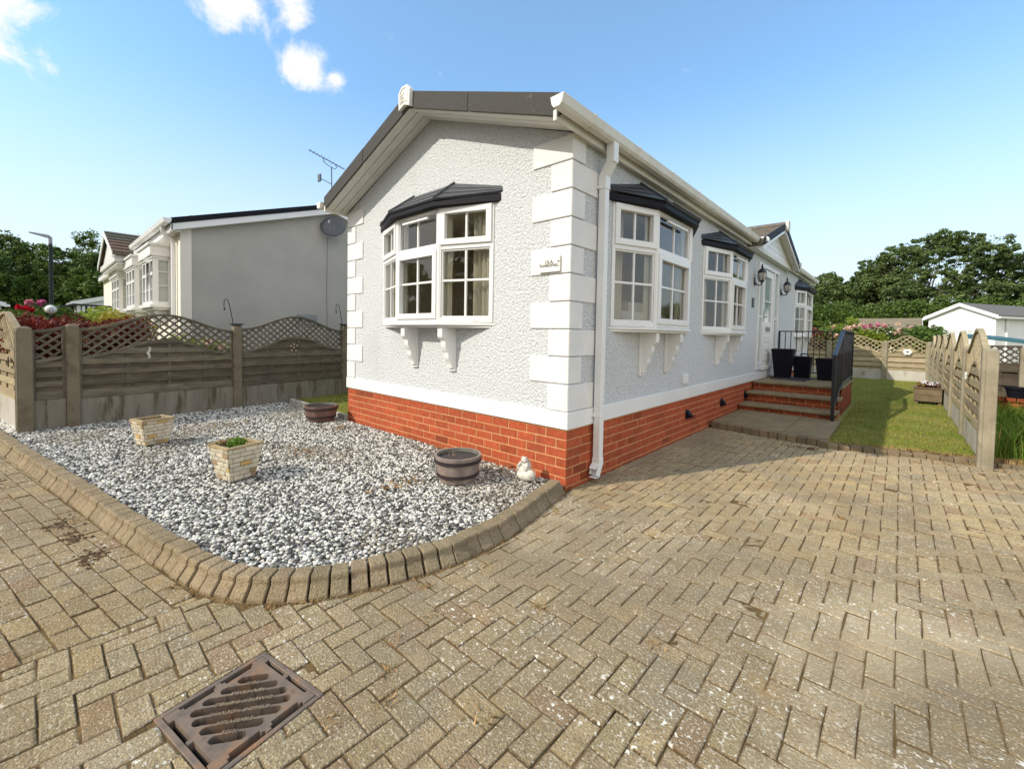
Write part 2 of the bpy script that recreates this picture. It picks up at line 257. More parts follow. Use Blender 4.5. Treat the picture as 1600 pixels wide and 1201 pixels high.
# ---------------------------------------------------------------- builders
class MB:
    def __init__(s): s.v = []; s.f = []; s.m = []; s.t = []
    def add(s, vs, fs, mi=0, tint=None):
        b = len(s.v); s.v += [tuple(v) for v in vs]
        tt = tint if tint is not None else (1, 1, 1)
        s.t += [tt] * len(vs)
        for f in fs: s.f.append(tuple(b + i for i in f)); s.m.append(mi)
        return s
    def hexa(s, p, mi=0, tint=None):   # 8 points: bottom 4 ccw, top 4
        return s.add(p, [(3, 2, 1, 0), (4, 5, 6, 7), (0, 1, 5, 4), (1, 2, 6, 5), (2, 3, 7, 6), (3, 0, 4, 7)], mi, tint)
    def box(s, x0, x1, y0, y1, z0, z1, mi=0, tint=None):
        return s.hexa([(x0, y0, z0), (x1, y0, z0), (x1, y1, z0), (x0, y1, z0), (x0, y0, z1), (x1, y0, z1), (x1, y1, z1), (x0, y1, z1)], mi, tint)
    def fbox(s, F, a0, a1, b0, b1, c0, c1, mi=0, tint=None):   # F = frame
        return s.hexa([F(a, b, c) for c in (c0, c1) for a, b in ((a0, b0), (a1, b0), (a1, b1), (a0, b1))], mi, tint)
    def prism(s, poly, dvec, mi=0, tint=None):   # poly: list of 3d points, extruded by dvec
        n = len(poly); d = Vector(dvec)
        vs = [Vector(p) for p in poly] + [Vector(p) + d for p in poly]
        fs = [tuple(range(n - 1, -1, -1)), tuple(range(n, 2 * n))] + [(i, (i + 1) % n, n + (i + 1) % n, n + i) for i in range(n)]
        return s.add(vs, fs, mi, tint)
    def tube(s, pts, rad, k=8, mi=0, tint=None, cap=True):
        pts = [Vector(p) for p in pts]
        rad = rad if isinstance(rad, (list, tuple)) else [rad] * len(pts)
        vs = []; fs = []; nrm = None
        for i, p in enumerate(pts):
            d = (pts[min(i + 1, len(pts) - 1)] - pts[max(i - 1, 0)]).normalized()
            if nrm is None: nrm = d.orthogonal().normalized()
            nrm = (nrm - d * nrm.dot(d)).normalized(); bn = d.cross(nrm)
            for j in range(k):
                a = 2 * math.pi * j / k
                vs.append(p + (nrm * math.cos(a) + bn * math.sin(a)) * rad[i])
        for i in range(len(pts) - 1):
            for j in range(k):
                fs.append((i * k + j, i * k + (j + 1) % k, (i + 1) * k + (j + 1) % k, (i + 1) * k + j))
        if cap: fs.append(tuple(range(k - 1, -1, -1))); fs.append(tuple(range((len(pts) - 1) * k, len(pts) * k)))
        return s.add(vs, fs, mi, tint)
    def lathe(s, prof, k=24, c=(0, 0, 0), mi=0, tints=None):   # prof: (r,z)
        vs = []; fs = []
        for r, z in prof:
            for j in range(k):
                a = 2 * math.pi * j / k; vs.append((c[0] + r * math.cos(a), c[1] + r * math.sin(a), c[2] + z))
        for i in range(len(prof) - 1):
            for j in range(k): fs.append((i * k + j, i * k + (j + 1) % k, (i + 1) * k + (j + 1) % k, (i + 1) * k + j))
        if prof[0][0] > 1e-4: fs.append(tuple(range(k - 1, -1, -1)))
        if prof[-1][0] > 1e-4: fs.append(tuple(range((len(prof) - 1) * k, len(prof) * k)))
        return s.add(vs, fs, mi)
    def ball(s, c, r, nu=12, nv=8, mi=0, tint=None):
        r = r if isinstance(r, (tuple, list)) else (r, r, r)
        vs = []; fs = []
        for i in range(nv + 1):
            th = math.pi * i / nv
            for j in range(nu):
                a = 2 * math.pi * j / nu
                vs.append((c[0] + r[0] * math.sin(th) * math.cos(a), c[1] + r[1] * math.sin(th) * math.sin(a), c[2] + r[2] * math.cos(th)))
        for i in range(nv):
            for j in range(nu): fs.append((i * nu + j, (i + 1) * nu + j, (i + 1) * nu + (j + 1) % nu, i * nu + (j + 1) % nu))
        return s.add(vs, fs, mi, tint)
    def build(s, name, mats, parent=None, bevel=0.0, smooth=False, seg=1, ang=30, local=False):
        mats = mats if isinstance(mats, (list, tuple)) else [mats]
        off = Vector((0, 0, 0))
        if parent is not None and not local:
            q = parent
            while q is not None: off += Vector(q.location); q = q.parent
        me = bpy.data.meshes.new(name)
        me.from_pydata([tuple(Vector(v) - off) for v in s.v], [], s.f)
        at = me.color_attributes.new('tint', 'FLOAT_COLOR', 'POINT')
        at.data.foreach_set('color', np.array([tuple(t) + (1.0,) for t in s.t], 'f').ravel())
        for mt in mats: me.materials.append(M[mt] if isinstance(mt, str) else mt)
        me.polygons.foreach_set('material_index', s.m)
        bm = bmesh.new(); bm.from_mesh(me)
        bmesh.ops.recalc_face_normals(bm, faces=bm.faces)
        if bevel:
            es = [e for e in bm.edges if len(e.link_faces) == 2 and e.calc_face_angle(0) > R_(ang)]
            bmesh.ops.bevel(bm, geom=es, offset=bevel, segments=seg, affect='EDGES', clamp_overlap=True, profile=0.7)
        bm.to_mesh(me); bm.free()
        if smooth:
            me.polygons.foreach_set('use_smooth', [True] * len(me.polygons))
            me.set_sharp_from_angle(angle=R_(40)) if hasattr(me, 'set_sharp_from_angle') else None
        o = bpy.data.objects.new(name, me); COL.objects.link(o)
        if parent is not None: o.parent = parent
        return o

def npmesh(name, V, F, mats, tint=None, parent=None, smooth=False):
    """V (n,3), F (m,k) arrays of equal-size faces"""
    me = bpy.data.meshes.new(name)
    V = np.asarray(V, 'f').copy(); F = np.asarray(F, 'i')
    if parent is not None:
        q = parent; off = Vector((0, 0, 0))
        while q is not None: off += Vector(q.location); q = q.parent
        V -= np.array(off, 'f')
    k = F.shape[1]
    me.vertices.add(len(V)); me.vertices.foreach_set('co', V.ravel())
    me.loops.add(F.size); me.loops.foreach_set('vertex_index', F.ravel())
    me.polygons.add(len(F)); me.polygons.foreach_set('loop_start', np.arange(0, F.size, k, dtype='i'))
    try: me.polygons.foreach_set('loop_total', np.full(len(F), k, 'i'))
    except Exception: pass
    me.update(calc_edges=True)
    at = me.color_attributes.new('tint', 'FLOAT_COLOR', 'POINT')
    t = np.ones((len(V), 4), 'f')
    if tint is not None: t[:, :3] = tint
    at.data.foreach_set('color', t.ravel())
    for mt in (mats if isinstance(mats, (list, tuple)) else [mats]): me.materials.append(M[mt])
    if smooth: me.polygons.foreach_set('use_smooth', [True] * len(F))
    me.validate()
    o = bpy.data.objects.new(name, me); COL.objects.link(o)
    if parent is not None: o.parent = parent
    return o

def thing(name, loc, label, cat, group=None, rz=0.0):
    o = bpy.data.objects.new(name, None); COL.objects.link(o); o.location = loc; o.rotation_euler = (0, 0, rz); o.empty_display_size = 0.2
    return tag(o, label, cat, group)
def tag(o, label, cat, group=None):
    o['label'] = label; o['category'] = cat
    if group: o['group'] = group
    return o
def struct(o, kind='structure'):
    o['kind'] = kind; return o
def dup(root, loc, rz, label, group=None):
    r = root.copy(); COL.objects.link(r); r.location = loc; r.rotation_euler = (0, 0, rz); r['label'] = label
    if group: r['group'] = group
    for ch in list(root.children):
        c = ch.copy(); COL.objects.link(c); c.parent = r
        for g in ch.children:
            d = g.copy(); COL.objects.link(d); d.parent = c
    return r
def text_mesh(name, body, size, mt, loc, xdir, ydir, parent, depth=0.002, align='CENTER'):
    cu = bpy.data.curves.new(name, 'FONT'); cu.body = body; cu.size = size; cu.align_x = align; cu.align_y = 'CENTER'; cu.extrude = depth
    cu.resolution_u = 2
    tmp = bpy.data.objects.new('tmp_text', cu); COL.objects.link(tmp)
    dg = bpy.context.evaluated_depsgraph_get(); me = bpy.data.meshes.new_from_object(tmp.evaluated_get(dg))
    bpy.data.objects.remove(tmp); bpy.data.curves.remove(cu)
    x = Vector(xdir).normalized(); y = Vector(ydir).normalized(); z = x.cross(y)
    off = Vector((0, 0, 0)); q = parent
    while q is not None: off += Vector(q.location); q = q.parent
    me.transform(Matrix(((x.x, y.x, z.x, loc[0] - off.x), (x.y, y.y, z.y, loc[1] - off.y), (x.z, y.z, z.z, loc[2] - off.z), (0, 0, 0, 1))))
    me.materials.clear(); me.materials.append(M[mt])
    o = bpy.data.objects.new(name, me); COL.objects.link(o); o.parent = parent
    return o
def rt(a=0.85, b=1.12):
    g = random.uniform(a, b); return (g * random.uniform(0.97, 1.03), g, g * random.uniform(0.96, 1.04))

def leaves(n, centers, radii, size, aspect=0.55, shell=0.5, up=0.4, vary=0.3, seed=0, sub=0, subr=0.25):
    """n leaves spread through ellipsoids; sub>0 gathers them into clumps"""
    r = np.random.default_rng(seed)
    C = np.asarray(centers, float); Rr = np.asarray(radii, float)
    if Rr.ndim == 1: Rr = np.repeat(Rr[:, None], 3, 1)
    vol = Rr.prod(1) ** (2 / 3); pr = vol / vol.sum()
    def pts(m, sh):
        k = r.choice(len(C), m, p=pr); d = r.normal(size=(m, 3)); d /= np.linalg.norm(d, axis=1)[:, None]
        rad = r.uniform(sh ** 3, 1, m) ** (1 / 3)
        return C[k] + d * rad[:, None] * Rr[k], Rr[k]
    if sub:
        sc_, sr_ = pts(sub, shell); k = r.integers(0, sub, n)
        d = r.normal(size=(n, 3)); d /= np.linalg.norm(d, axis=1)[:, None]
        P = sc_[k] + d * (r.uniform(0, 1, n) ** 0.45)[:, None] * sr_[k] * subr * r.uniform(0.4, 1.7, sub)[k][:, None]
        ct = r.uniform(0.75, 1.25, sub)[k]
        lo_ = r.uniform(0, 1, n) < 0.06; Q, _ = pts(n, 0.2); P[lo_] = Q[lo_]
    else:
        P, _ = pts(n, shell); ct = np.ones(n)
    nn = r.normal(size=(n, 3)); nn[:, 2] = np.abs(nn[:, 2]) + up; nn /= np.linalg.norm(nn, axis=1)[:, None]
    a = np.cross(nn, r.normal(size=(n, 3))); a /= np.linalg.norm(a, axis=1)[:, None]; b = np.cross(nn, a)
    s = size * r.uniform(1 - vary, 1 + vary, n)[:, None]
    V = np.stack([P - a * s, P + b * s * aspect + nn * s * 0.15, P + a * s, P - b * s * aspect + nn * s * 0.15], 1).reshape(-1, 3)
    F = np.arange(4 * n).reshape(-1, 4)
    g = (ct * r.uniform(0.75, 1.25, n))[:, None] * np.array([1, 1, 1]) * np.stack([r.uniform(0.9, 1.12, n), np.ones(n), r.uniform(0.85, 1.1, n)], 1)
    return V, F, np.repeat(g, 4, 0)

# ---------------------------------------------------------------- ground
def sheet(name, poly, z, mt):
    m = MB(); m.add([(x, y, z) for x, y in poly], [tuple(range(len(poly)))])
    return struct(m.build(name, mt))
sheet('ground', [(-400, -400), (400, -400), (400, 400), (-400, 400)], -0.06, 'field')
DC = (0.392, -2.482); TD = (math.cos(R_(10.5)), math.sin(R_(10.5)))       # drain centre and direction
hole = [(DC[0] + a * TD[0] - b * TD[1], DC[1] + a * TD[1] + b * TD[0]) for a, b in ((.18, -.174), (.18, .174), (-.18, .174), (-.18, -.174))]
bx = [(-26, -12), (7, -12), (7, 4.4), (2.75, 3.85), (1.4, 3.45), (-0.1, 3.6), (-0.1, -1.5), (-1.2, -2.45), (-26, -7)]
m_ = [(x, y, -0.0065) for x, y in bx + hole]
bed = bpy.data.meshes.new('paving_bed')
bed.from_pydata(m_, [], [(0, 1, 9, 12, ), (1, 2, 3, 4, 10, 9), (4, 5, 6, 11, 10), (6, 7, 8, 0, 12, 11)])
bed.materials.append(M['joint']); bo = bpy.data.objects.new('paving_bed', bed); COL.objects.link(bo); struct(bo)

# sand in the joints: brim-full in places, washed out in others
gx = np.arange(-4.2, 5.2, 0.035); gyv = np.arange(-4.4, 4.0, 0.035)
GX_, GY_ = np.meshgrid(gx, gyv, indexing='ij')
jr = np.random.default_rng(2); hz_ = np.zeros_like(GX_)
for k in range(60):
    a, f, ph = jr.uniform(0, 6.28), jr.uniform(3, 26), jr.uniform(0, 6.28); hz_ += np.sin((GX_ * np.cos(a) + GY_ * np.sin(a)) * f + ph) / 60 ** .5
hz_ = np.minimum(-0.0052 + 0.0013 * hz_ + jr.normal(0, .0006, GX_.shape), -0.0034)
nxg, nyg = GX_.shape; ids = np.arange(nxg * nyg).reshape(nxg, nyg)
qd = np.stack([ids[:-1, :-1], ids[1:, :-1], ids[1:, 1:], ids[:-1, 1:]], -1).reshape(-1, 4)
cxg = (GX_[:-1, :-1] + .0175).ravel(); cyg = (GY_[:-1, :-1] + .0175).ravel()
da, db = (cxg - DC[0]) * TD[0] + (cyg - DC[1]) * TD[1], -(cxg - DC[0]) * TD[1] + (cyg - DC[1]) * TD[0]
ok = ~((np.abs(da) < .21) & (np.abs(db) < .205)) & ~((cxg < 0.0) & (cyg > -1.9)) & ~((cxg < -0.9) & (cyg > -2.4)) & (cyg < 3.62 - .15 * np.clip(cxg, 0, 1.4) + .28 * np.clip(cxg - 1.4, 0, 4))
struct(npmesh('joint_sand', np.stack([GX_, GY_, hz_], -1).reshape(-1, 3), qd[ok], 'joint'))

# kerb line (outer foot)
KOUT = [(0.035, -0.045), (0.10, -0.33), (0.176, -0.66), (0.228, -0.95), (0.237, -1.20), (0.21, -1.47), (0.125, -1.76), (0.03, -1.98), (-0.11, -2.175), (-0.27, -2.315),
        (-0.44, -2.40), (-0.62, -2.455), (-0.98, -2.525), (-1.51, -2.63), (-2.58, -2.815), (-4.69, -3.20), (-7.5, -3.70), (-14, -4.87), (-25, -6.85)]
def resample(pts, step):
    P = [Vector((x, y, 0)) for x, y in pts]; L = [0]
    for a, b in zip(P, P[1:]): L.append(L[-1] + (b - a).length)
    outp = []; s = 0.0; i = 0
    while s <= L[-1]:
        while i < len(L) - 2 and L[i + 1] < s: i += 1
        t = (s - L[i]) / (L[i + 1] - L[i]); outp.append(P[i].lerp(P[i + 1], t)); s += step
    return outp
def smooth_pts(pts, it=2):
    for _ in range(it):
        q = [pts[0]]
        for a, b in zip(pts, pts[1:]):
            q += [(a[0] * .75 + b[0] * .25, a[1] * .75 + b[1] * .25), (a[0] * .25 + b[0] * .75, a[1] * .25 + b[1] * .75)]
        pts = q + [pts[-1]]
    return pts
KS = smooth_pts(KOUT)
kp = resample(KS, 0.096)
kb = MB()
for i in range(len(kp) - 1):
    a, b = kp[i], kp[i + 1]
    if a.x < -18: break
    t = (b - a).normalized(); inn = Vector((t.y, -t.x, 0))     # towards the bed
    if (inn.dot(Vector((-2, -1, 0)) - a) < 0): inn = -inn
    curve = -0.75 < a.x and a.y < -1.3
    g = random.uniform(0.005, 0.010) if curve else random.uniform(0.0008, 0.0025)
    h = 0.097 + random.uniform(-0.003, 0.003); jo = random.uniform(-0.006, 0.006)
    prof = [(-0.004 + jo, -0.05), (0.0 + jo, 0.010), (0.040 + jo, 0.060), (0.044 + jo, h - 0.008), (0.053 + jo, h), (0.135 + jo, h + 0.002), (0.135 + jo, -0.05)]
    A = [a + t * g + inn * p + Vector((0, 0, z)) for p, z in prof]
    Bp = []
    t2 = (kp[min(i + 2, len(kp) - 1)] - b).normalized(); inn2 = Vector((t2.y, -t2.x, 0))
    if inn2.dot(inn) < 0: inn2 = -inn2
    ib = (inn + inn2).normalized()
    Bp = [b - t * g + ib * p + Vector((0, 0, z)) for p, z in prof]
    n = len(prof)
    kb.add(A + Bp, [tuple(range(n - 1, -1, -1)), tuple(range(n, 2 * n))] + [(j, (j + 1) % n, n + (j + 1) % n, n + j) for j in range(n)], 0, rt(0.88, 1.10) if curve else rt(0.90, 1.02))
struct(kb.build('kerb', 'kerb', bevel=0.004))

# pavers
def kerb_side(x, y):      # >0 outside (on the paving)
    best = 1e9; sgn = 1
    for a, b in zip(KS, KS[1:]):
        ax, ay = a; bx, by = b; dx, dy = bx - ax, by - ay
        t = max(0, min(1, ((x - ax) * dx + (y - ay) * dy) / (dx * dx + dy * dy)))
        d = math.hypot(x - ax - t * dx, y - ay - t * dy)
        if d < best: best = d; sgn = 1 if (dx * (y - ay) - dy * (x - ax)) > 0 else -1
    return best * sgn
TD = (math.cos(R_(10.5)), math.sin(R_(10.5)))
DC = (0.392, -2.482)       # drain centre
def in_drain(x, y, pad=0.0):
    dx, dy = x - DC[0], y - DC[1]
    a = dx * TD[0] + dy * TD[1]; b = -dx * TD[1] + dy * TD[0]
    return abs(a) < 0.192 + pad and abs(b) < 0.185 + pad
def clip(poly, px, py, nx, ny):      # keep the side with (p - P).n > 0
    o = []
    for i in range(len(poly)):
        a, b = poly[i], poly[(i + 1) % len(poly)]
        da = (a[0] - px) * nx + (a[1] - py) * ny; db = (b[0] - px) * nx + (b[1] - py) * ny
        if da >= 0: o.append(a)
        if da * db < 0: t = da / (da - db); o.append((a[0] + (b[0] - a[0]) * t, a[1] + (b[1] - a[1]) * t))
    return o
KSEG = [(a, b) for a, b in zip(KS, KS[1:]) if a[0] > -15]
def planes(cx, cy, rad, side):
    P = [(XS + side * 0.002, 0, side, 0)]
    # drain
    dx, dy = cx - DC[0], cy - DC[1]; a = dx * TD[0] + dy * TD[1]; b = -dx * TD[1] + dy * TD[0]
    ea, eb = abs(a) - 0.192, abs(b) - 0.185
    if max(ea, eb) < rad:
        if ea > eb: n = (math.copysign(TD[0], a), math.copysign(1, a) * TD[1]); d = 0.193
        else: n = (-math.copysign(1, b) * TD[1], math.copysign(1, b) * TD[0]); d = 0.186
        P.append((DC[0] + n[0] * d, DC[1] + n[1] * d, n[0], n[1]))
    # kerb
    for (a, b) in KSEG:
        ax, ay = a; ex, ey = b[0] - ax, b[1] - ay; l2 = ex * ex + ey * ey
        t = max(0, min(1, ((cx - ax) * ex + (cy - ay) * ey) / l2)); qx, qy = ax + ex * t, ay + ey * t
        if math.hypot(cx - qx, cy - qy) < rad + 0.05:
            l = math.sqrt(l2); nx, ny = -ey / l, ex / l
            P.append((ax + nx * 0.004, ay + ny * 0.004, nx, ny))
    if side > 0:
        if cy > -0.25: P.append((0.006, 0, 1, 0))
        if cx < 1.45: P.append((0.03, 3.595, -0.153, -0.988))
        if cx > 1.35: P.append((1.42, 3.38, 0.263, -0.965))
    return P
def paver(m, cx, cy, L, W, ang, side, g=0.0021):
    z = random.gauss(0, 0.0016); tx = random.gauss(0, 0.008); ty = random.gauss(0, 0.008)
    j = lambda: random.uniform(-0.0022, 0.0022)
    rot = random.gauss(0, 0.010)
    ca, sa = math.cos(ang + rot), math.sin(ang + rot)
    hl, hw = L / 2 - g, W / 2 - g
    o = [(-hl + j(), -hw + j()), (hl + j(), -hw + j()), (hl + j(), hw + j()), (-hl + j(), hw + j())]
    poly = [(cx + x * ca - y * sa, cy + x * sa + y * ca) for x, y in o]
    for pl in planes(cx, cy, 0.12, side):
        poly = clip(poly, *pl)
        if len(poly) < 3: return
    ar = 0.5 * abs(sum(poly[i][0] * poly[(i + 1) % len(poly)][1] - poly[(i + 1) % len(poly)][0] * poly[i][1] for i in range(len(poly))))
    if ar < L * W * 0.10: return
    n = len(poly); mx, my = sum(q[0] for q in poly) / n, sum(q[1] for q in poly) / n
    vs = []
    for ins, dz in ((0, -0.03), (0, -0.0034), (0.0072, 0)):
        for (x, y) in poly:
            d = math.hypot(x - mx, y - my) + 1e-6; k = max(0, 1 - ins * 1.25 / d)
            qx, qy = mx + (x - mx) * k, my + (y - my) * k
            vs.append((qx, qy, z + dz + (qx - cx) * tx + (qy - cy) * ty))
    fs = [tuple(range(2 * n, 3 * n))]
    for k in range(2):
        for i in range(n): fs.append((k * n + i, k * n + (i + 1) % n, k * n + n + (i + 1) % n, k * n + n + i))
    q = random.random(); t = rt(0.87, 1.10)
    paleness = math.exp(-(((cx - 2.0) / 1.5) ** 2 + ((cy - 1.9) / 1.6) ** 2))      # pavers paler round this spot, darker away from it
    k = 0.76 + 0.36 * paleness; t = (t[0] * k, t[1] * k * (1 - .02 * paleness), t[2] * k * (1 - .10 * paleness))
    if q < 0.06: t = (t[0] * 0.92, t[1] * 0.80, t[2] * 0.80)
    elif q < 0.14: t = (t[0] * 1.12, t[1] * 1.08, t[2] * 1.0)
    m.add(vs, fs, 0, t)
    for i in range(2 * n): q = m.t[-3 * n + i]; m.t[-3 * n + i] = (q[0] * .42, q[1] * .36, q[2] * .30)     # rims darkened towards the joints so the joints show
WP = 0.0895
XS = -0.42      # herringbone right of this, stretcher courses left of it
pv = MB()
for r in range(-40, 50):
    for q in range(-20, 40):
        x0 = (4 * q + r) * WP; y0 = r * WP
        for (cx, cy, an) in ((x0 + WP, y0 + WP / 2, 0.0), (x0 + 3.5 * WP, y0 + WP, math.pi / 2)):
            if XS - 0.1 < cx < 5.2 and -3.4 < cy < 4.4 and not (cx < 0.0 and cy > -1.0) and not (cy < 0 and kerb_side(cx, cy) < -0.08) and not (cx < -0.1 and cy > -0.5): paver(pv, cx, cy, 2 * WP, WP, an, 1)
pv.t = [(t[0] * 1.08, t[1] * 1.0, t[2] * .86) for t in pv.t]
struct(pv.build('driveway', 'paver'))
rv = MB()
for r in range(-52, 8):
    for q in range(-150, 14):
        a = (q + 0.5 * (r % 2)) * 0.182 + random.uniform(-.006, .006); b = r * 0.092
        cx = -0.3 + a * TD[0] - b * TD[1]; cy = -2.36 + a * TD[1] + b * TD[0]
        if cx < XS + 0.1 and cy > -6.5 and cx > -14 and (cx > -5 or cy > -5.4) and kerb_side(cx, cy) > -0.10: paver(rv, cx, cy, 0.182, 0.092, R_(10.5), -1)
rv.t = [(t[0] * .96, t[1] * .86, t[2] * .70) for t in rv.t]
struct(rv.build('road', 'paver'))

# soldier edging between drive and lawn/slab
ed = MB()
for (ax, ay), (bx, by), h in (((0.03, 3.60), (1.42, 3.385), 0.085), ((1.42, 3.385), (2.72, 3.74), 0.05), ((2.72, 3.74), (5.0, 4.42), 0.03)):
    L = math.hypot(bx - ax, by - ay); n = int(L / 0.105); tx, ty = (bx - ax) / L, (by - ay) / L
    for i in range(n):
        s0 = i * L / n + 0.004; s1 = (i + 1) * L / n - 0.004; hh = h + random.uniform(-.006, .006)
        c = [(ax + tx * s - ty * o, ay + ty * s + tx * o) for s, o in ((s0, 0.0), (s1, 0.0), (s1, 0.12), (s0, 0.12))]
        ed.hexa([(x, y, -0.04) for x, y in c] + [(x, y, hh) for x, y in c], 0, rt(0.6, 0.95))
struct(ed.build('edging', 'kerb', bevel=0.005))

# ---------------------------------------------------------------- gravel
GP = [(-5.75, -0.35), (-5.72, -0.02), (-3.70, -0.02), (-0.02, -0.02)] + [(x - 0.02, y + 0.0) for x, y in KS if x > -5.6 and (x, y) != KS[0]] + [(-5.48, -3.28)]
sheet('gravel_base', [(-5.9, -0.02), (0.0, -0.02), (0.14, -1.0), (0.10, -1.5), (-0.08, -1.95), (-0.43, -2.30), (-1.0, -2.44), (-2.6, -2.74), (-4.7, -3.11), (-12, -4.42), (-12, -3.02), (-5.6, -3.02)], 0.048, 'gravel_bed')
def pebbles(name, n, gen, size, whites, z0, seed):
    r = np.random.default_rng(seed)
    P = gen(r, n); n = len(P)
    ph = (1 + 5 ** .5) / 2
    iv = np.array([(-1, ph, 0), (1, ph, 0), (-1, -ph, 0), (1, -ph, 0), (0, -1, ph), (0, 1, ph), (0, -1, -ph), (0, 1, -ph), (ph, 0, -1), (ph, 0, 1), (-ph, 0, -1), (-ph, 0, 1)]) / np.hypot(1, ph)
    fi = np.array([(0, 11, 5), (0, 5, 1), (0, 1, 7), (0, 7, 10), (0, 10, 11), (1, 5, 9), (5, 11, 4), (11, 10, 2), (10, 7, 6), (7, 1, 8), (3, 9, 4), (3, 4, 2), (3, 2, 6), (3, 6, 8), (3, 8, 9), (4, 9, 5), (2, 4, 11), (6, 2, 10), (8, 6, 7), (9, 8, 1)])
    S = size * r.uniform(0.65, 1.35, (n, 1)) * np.stack([r.uniform(.85, 1.35, n), r.uniform(.7, 1.05, n), r.uniform(.45, .8, n)], 1)
    V = iv[None] * S[:, None] * r.uniform(0.85, 1.15, (n, 12, 1))
    a = r.uniform(0, 2 * np.pi, n); ca, sa = np.cos(a), np.sin(a); tl = r.normal(0, .4, n)
    y = V[..., 1] * np.cos(tl)[:, None] - V[..., 2] * np.sin(tl)[:, None]; z = V[..., 1] * np.sin(tl)[:, None] + V[..., 2] * np.cos(tl)[:, None]
    x = V[..., 0]
    V = np.stack([x * ca[:, None] - y * sa[:, None], x * sa[:, None] + y * ca[:, None], z], -1)
    V[..., :2] += P[:, None, :]; V[..., 2] += (z0 + r.uniform(0, size * 1.5, n))[:, None]
    k = r.uniform(0, 1, n); g = np.where(k < whites, r.uniform(0.56, 0.86, n), np.where(k < whites + .2, r.uniform(.22, .42, n), r.uniform(0.04, 0.15, n)))
    tint = np.stack([g, g * r.uniform(.95, 1.0, n), g * r.uniform(.84, .95, n)], 1)
    pch = np.sin(P[:, 0] * 2.1 + 1.3 * np.sin(P[:, 1] * 3.1)) * np.sin(P[:, 1] * 2.7 + P[:, 0] * .8) + r.normal(0, .35, n)
    dirty = np.clip((pch - .45) * 1.2, 0, .6)[:, None]; tint = tint * (1 - dirty) + np.array([.24, .19, .13]) * dirty
    F = (fi[None] + (np.arange(n) * 12)[:, None, None]).reshape(-1, 3)
    return struct(npmesh(name, V.reshape(-1, 3), F, 'gravel', np.repeat(tint, 12, 0), smooth=True), 'stuff')
KI = np.array(KS)
def inside_poly(P, poly):
    x, y = P[:, 0], P[:, 1]; ins = np.zeros(len(P), bool); n = len(poly)
    for i in range(n):
        x1, y1 = poly[i]; x2, y2 = poly[(i + 1) % n]
        c = ((y1 > y) != (y2 > y)) & (x < (x2 - x1) * (y - y1) / (y2 - y1 + 1e-12) + x1); ins ^= c
    return ins
bedpoly = [(-5.80, -0.06), (-3.72, -0.06), (-0.06, -0.03)] + [(x - 0.118 if y > -1.6 else x - 0.05, y if y > -1.6 else y + 0.108) for x, y in KS if x > -5.6] + [(-5.50, -3.18)]
def gen_bed(r, n):
    P = np.stack([r.uniform(-5.9, 0.2, n), r.uniform(-3.3, 0.0, n)], 1)
    return P[inside_poly(P, bedpoly)]
pebbles('gravel', 125000, gen_bed, 0.0116, 0.44, 0.048, 3)
def gen_white(r, n):
    P = np.stack([r.uniform(-9.0, -5.45, n), r.uniform(-4.0, -3.08, n)], 1)
    return P[(P[:, 1] > -3.14 + (P[:, 0] + 5.4) * 0.178 + 0.0)]
pebbles('white_gravel', 9000, gen_white, 0.016, 0.9, 0.048, 4)

def gen_leaf(r, n):
    c = np.array([(-0.95, -1.05), (-0.90, -0.98), (-4.3, -1.2), (-0.6, -0.15), (-3.2, -0.4), (-2.4, -1.2), (-1.6, -0.2)])[r.integers(0, 7, n)]; return c + r.normal(0, 0.09, (n, 2))
def litter(name, n, gen, seed, z):
    r = np.random.default_rng(seed); P = gen(r, n)
    a = r.uniform(0, 6.28, n); L = r.uniform(.012, .03, n); W = L * .4
    d = np.stack([np.cos(a), np.sin(a), r.normal(0, .25, n)], 1) * L[:, None]; e = np.stack([-np.sin(a), np.cos(a), r.normal(0, .3, n)], 1) * W[:, None]
    b = np.stack([P[:, 0], P[:, 1], z + r.uniform(0, .012, n)], 1)
    V = np.stack([b - d, b + e, b + d, b - e], 1).reshape(-1, 3); F = np.arange(4 * n).reshape(-1, 4)
    g = r.uniform(.3, 1.0, n); return struct(npmesh(name, V, F, 'straw', np.repeat(np.stack([g, g * .8, g * .7], 1), 4, 0)), 'stuff')
litter('leaf_litter', 260, gen_leaf, 31, 0.082)
def gen_moss(r, n):
    c = np.array([(-1.72, -2.80), (-1.98, -2.84), (-1.30, -2.74), (-3.4, -3.2), (-3.7, -3.22), (1.2, 3.2)])[r.integers(0, 6, n)]; return c + r.normal(0, 1, (n, 2)) * np.array([0.07, 0.035])
def clods(name, n, gen, seed):
    r = np.random.default_rng(seed); P = gen(r, n); n = len(P)
    V = np.array([(1, 0, 0), (0, 1, 0), (-1, 0, 0), (0, -1, 0), (0, 0, .6)])[None] * r.uniform(.006, .02, (n, 1, 1)) * r.uniform(.6, 1.4, (n, 5, 1))
    V[..., :2] += P[:, None]; V[..., 2] -= .002
    F = (np.array([(0, 1, 4), (1, 2, 4), (2, 3, 4), (3, 0, 4)])[None] + (np.arange(n) * 5)[:, None, None]).reshape(-1, 3)
    g = r.uniform(.6, 1.3, n); return struct(npmesh(name, V.reshape(-1, 3), F, 'soil', np.repeat(np.stack([g, g, g * .8], 1), 5, 0)), 'stuff')
clods('dirt_clumps', 420, gen_moss, 33)

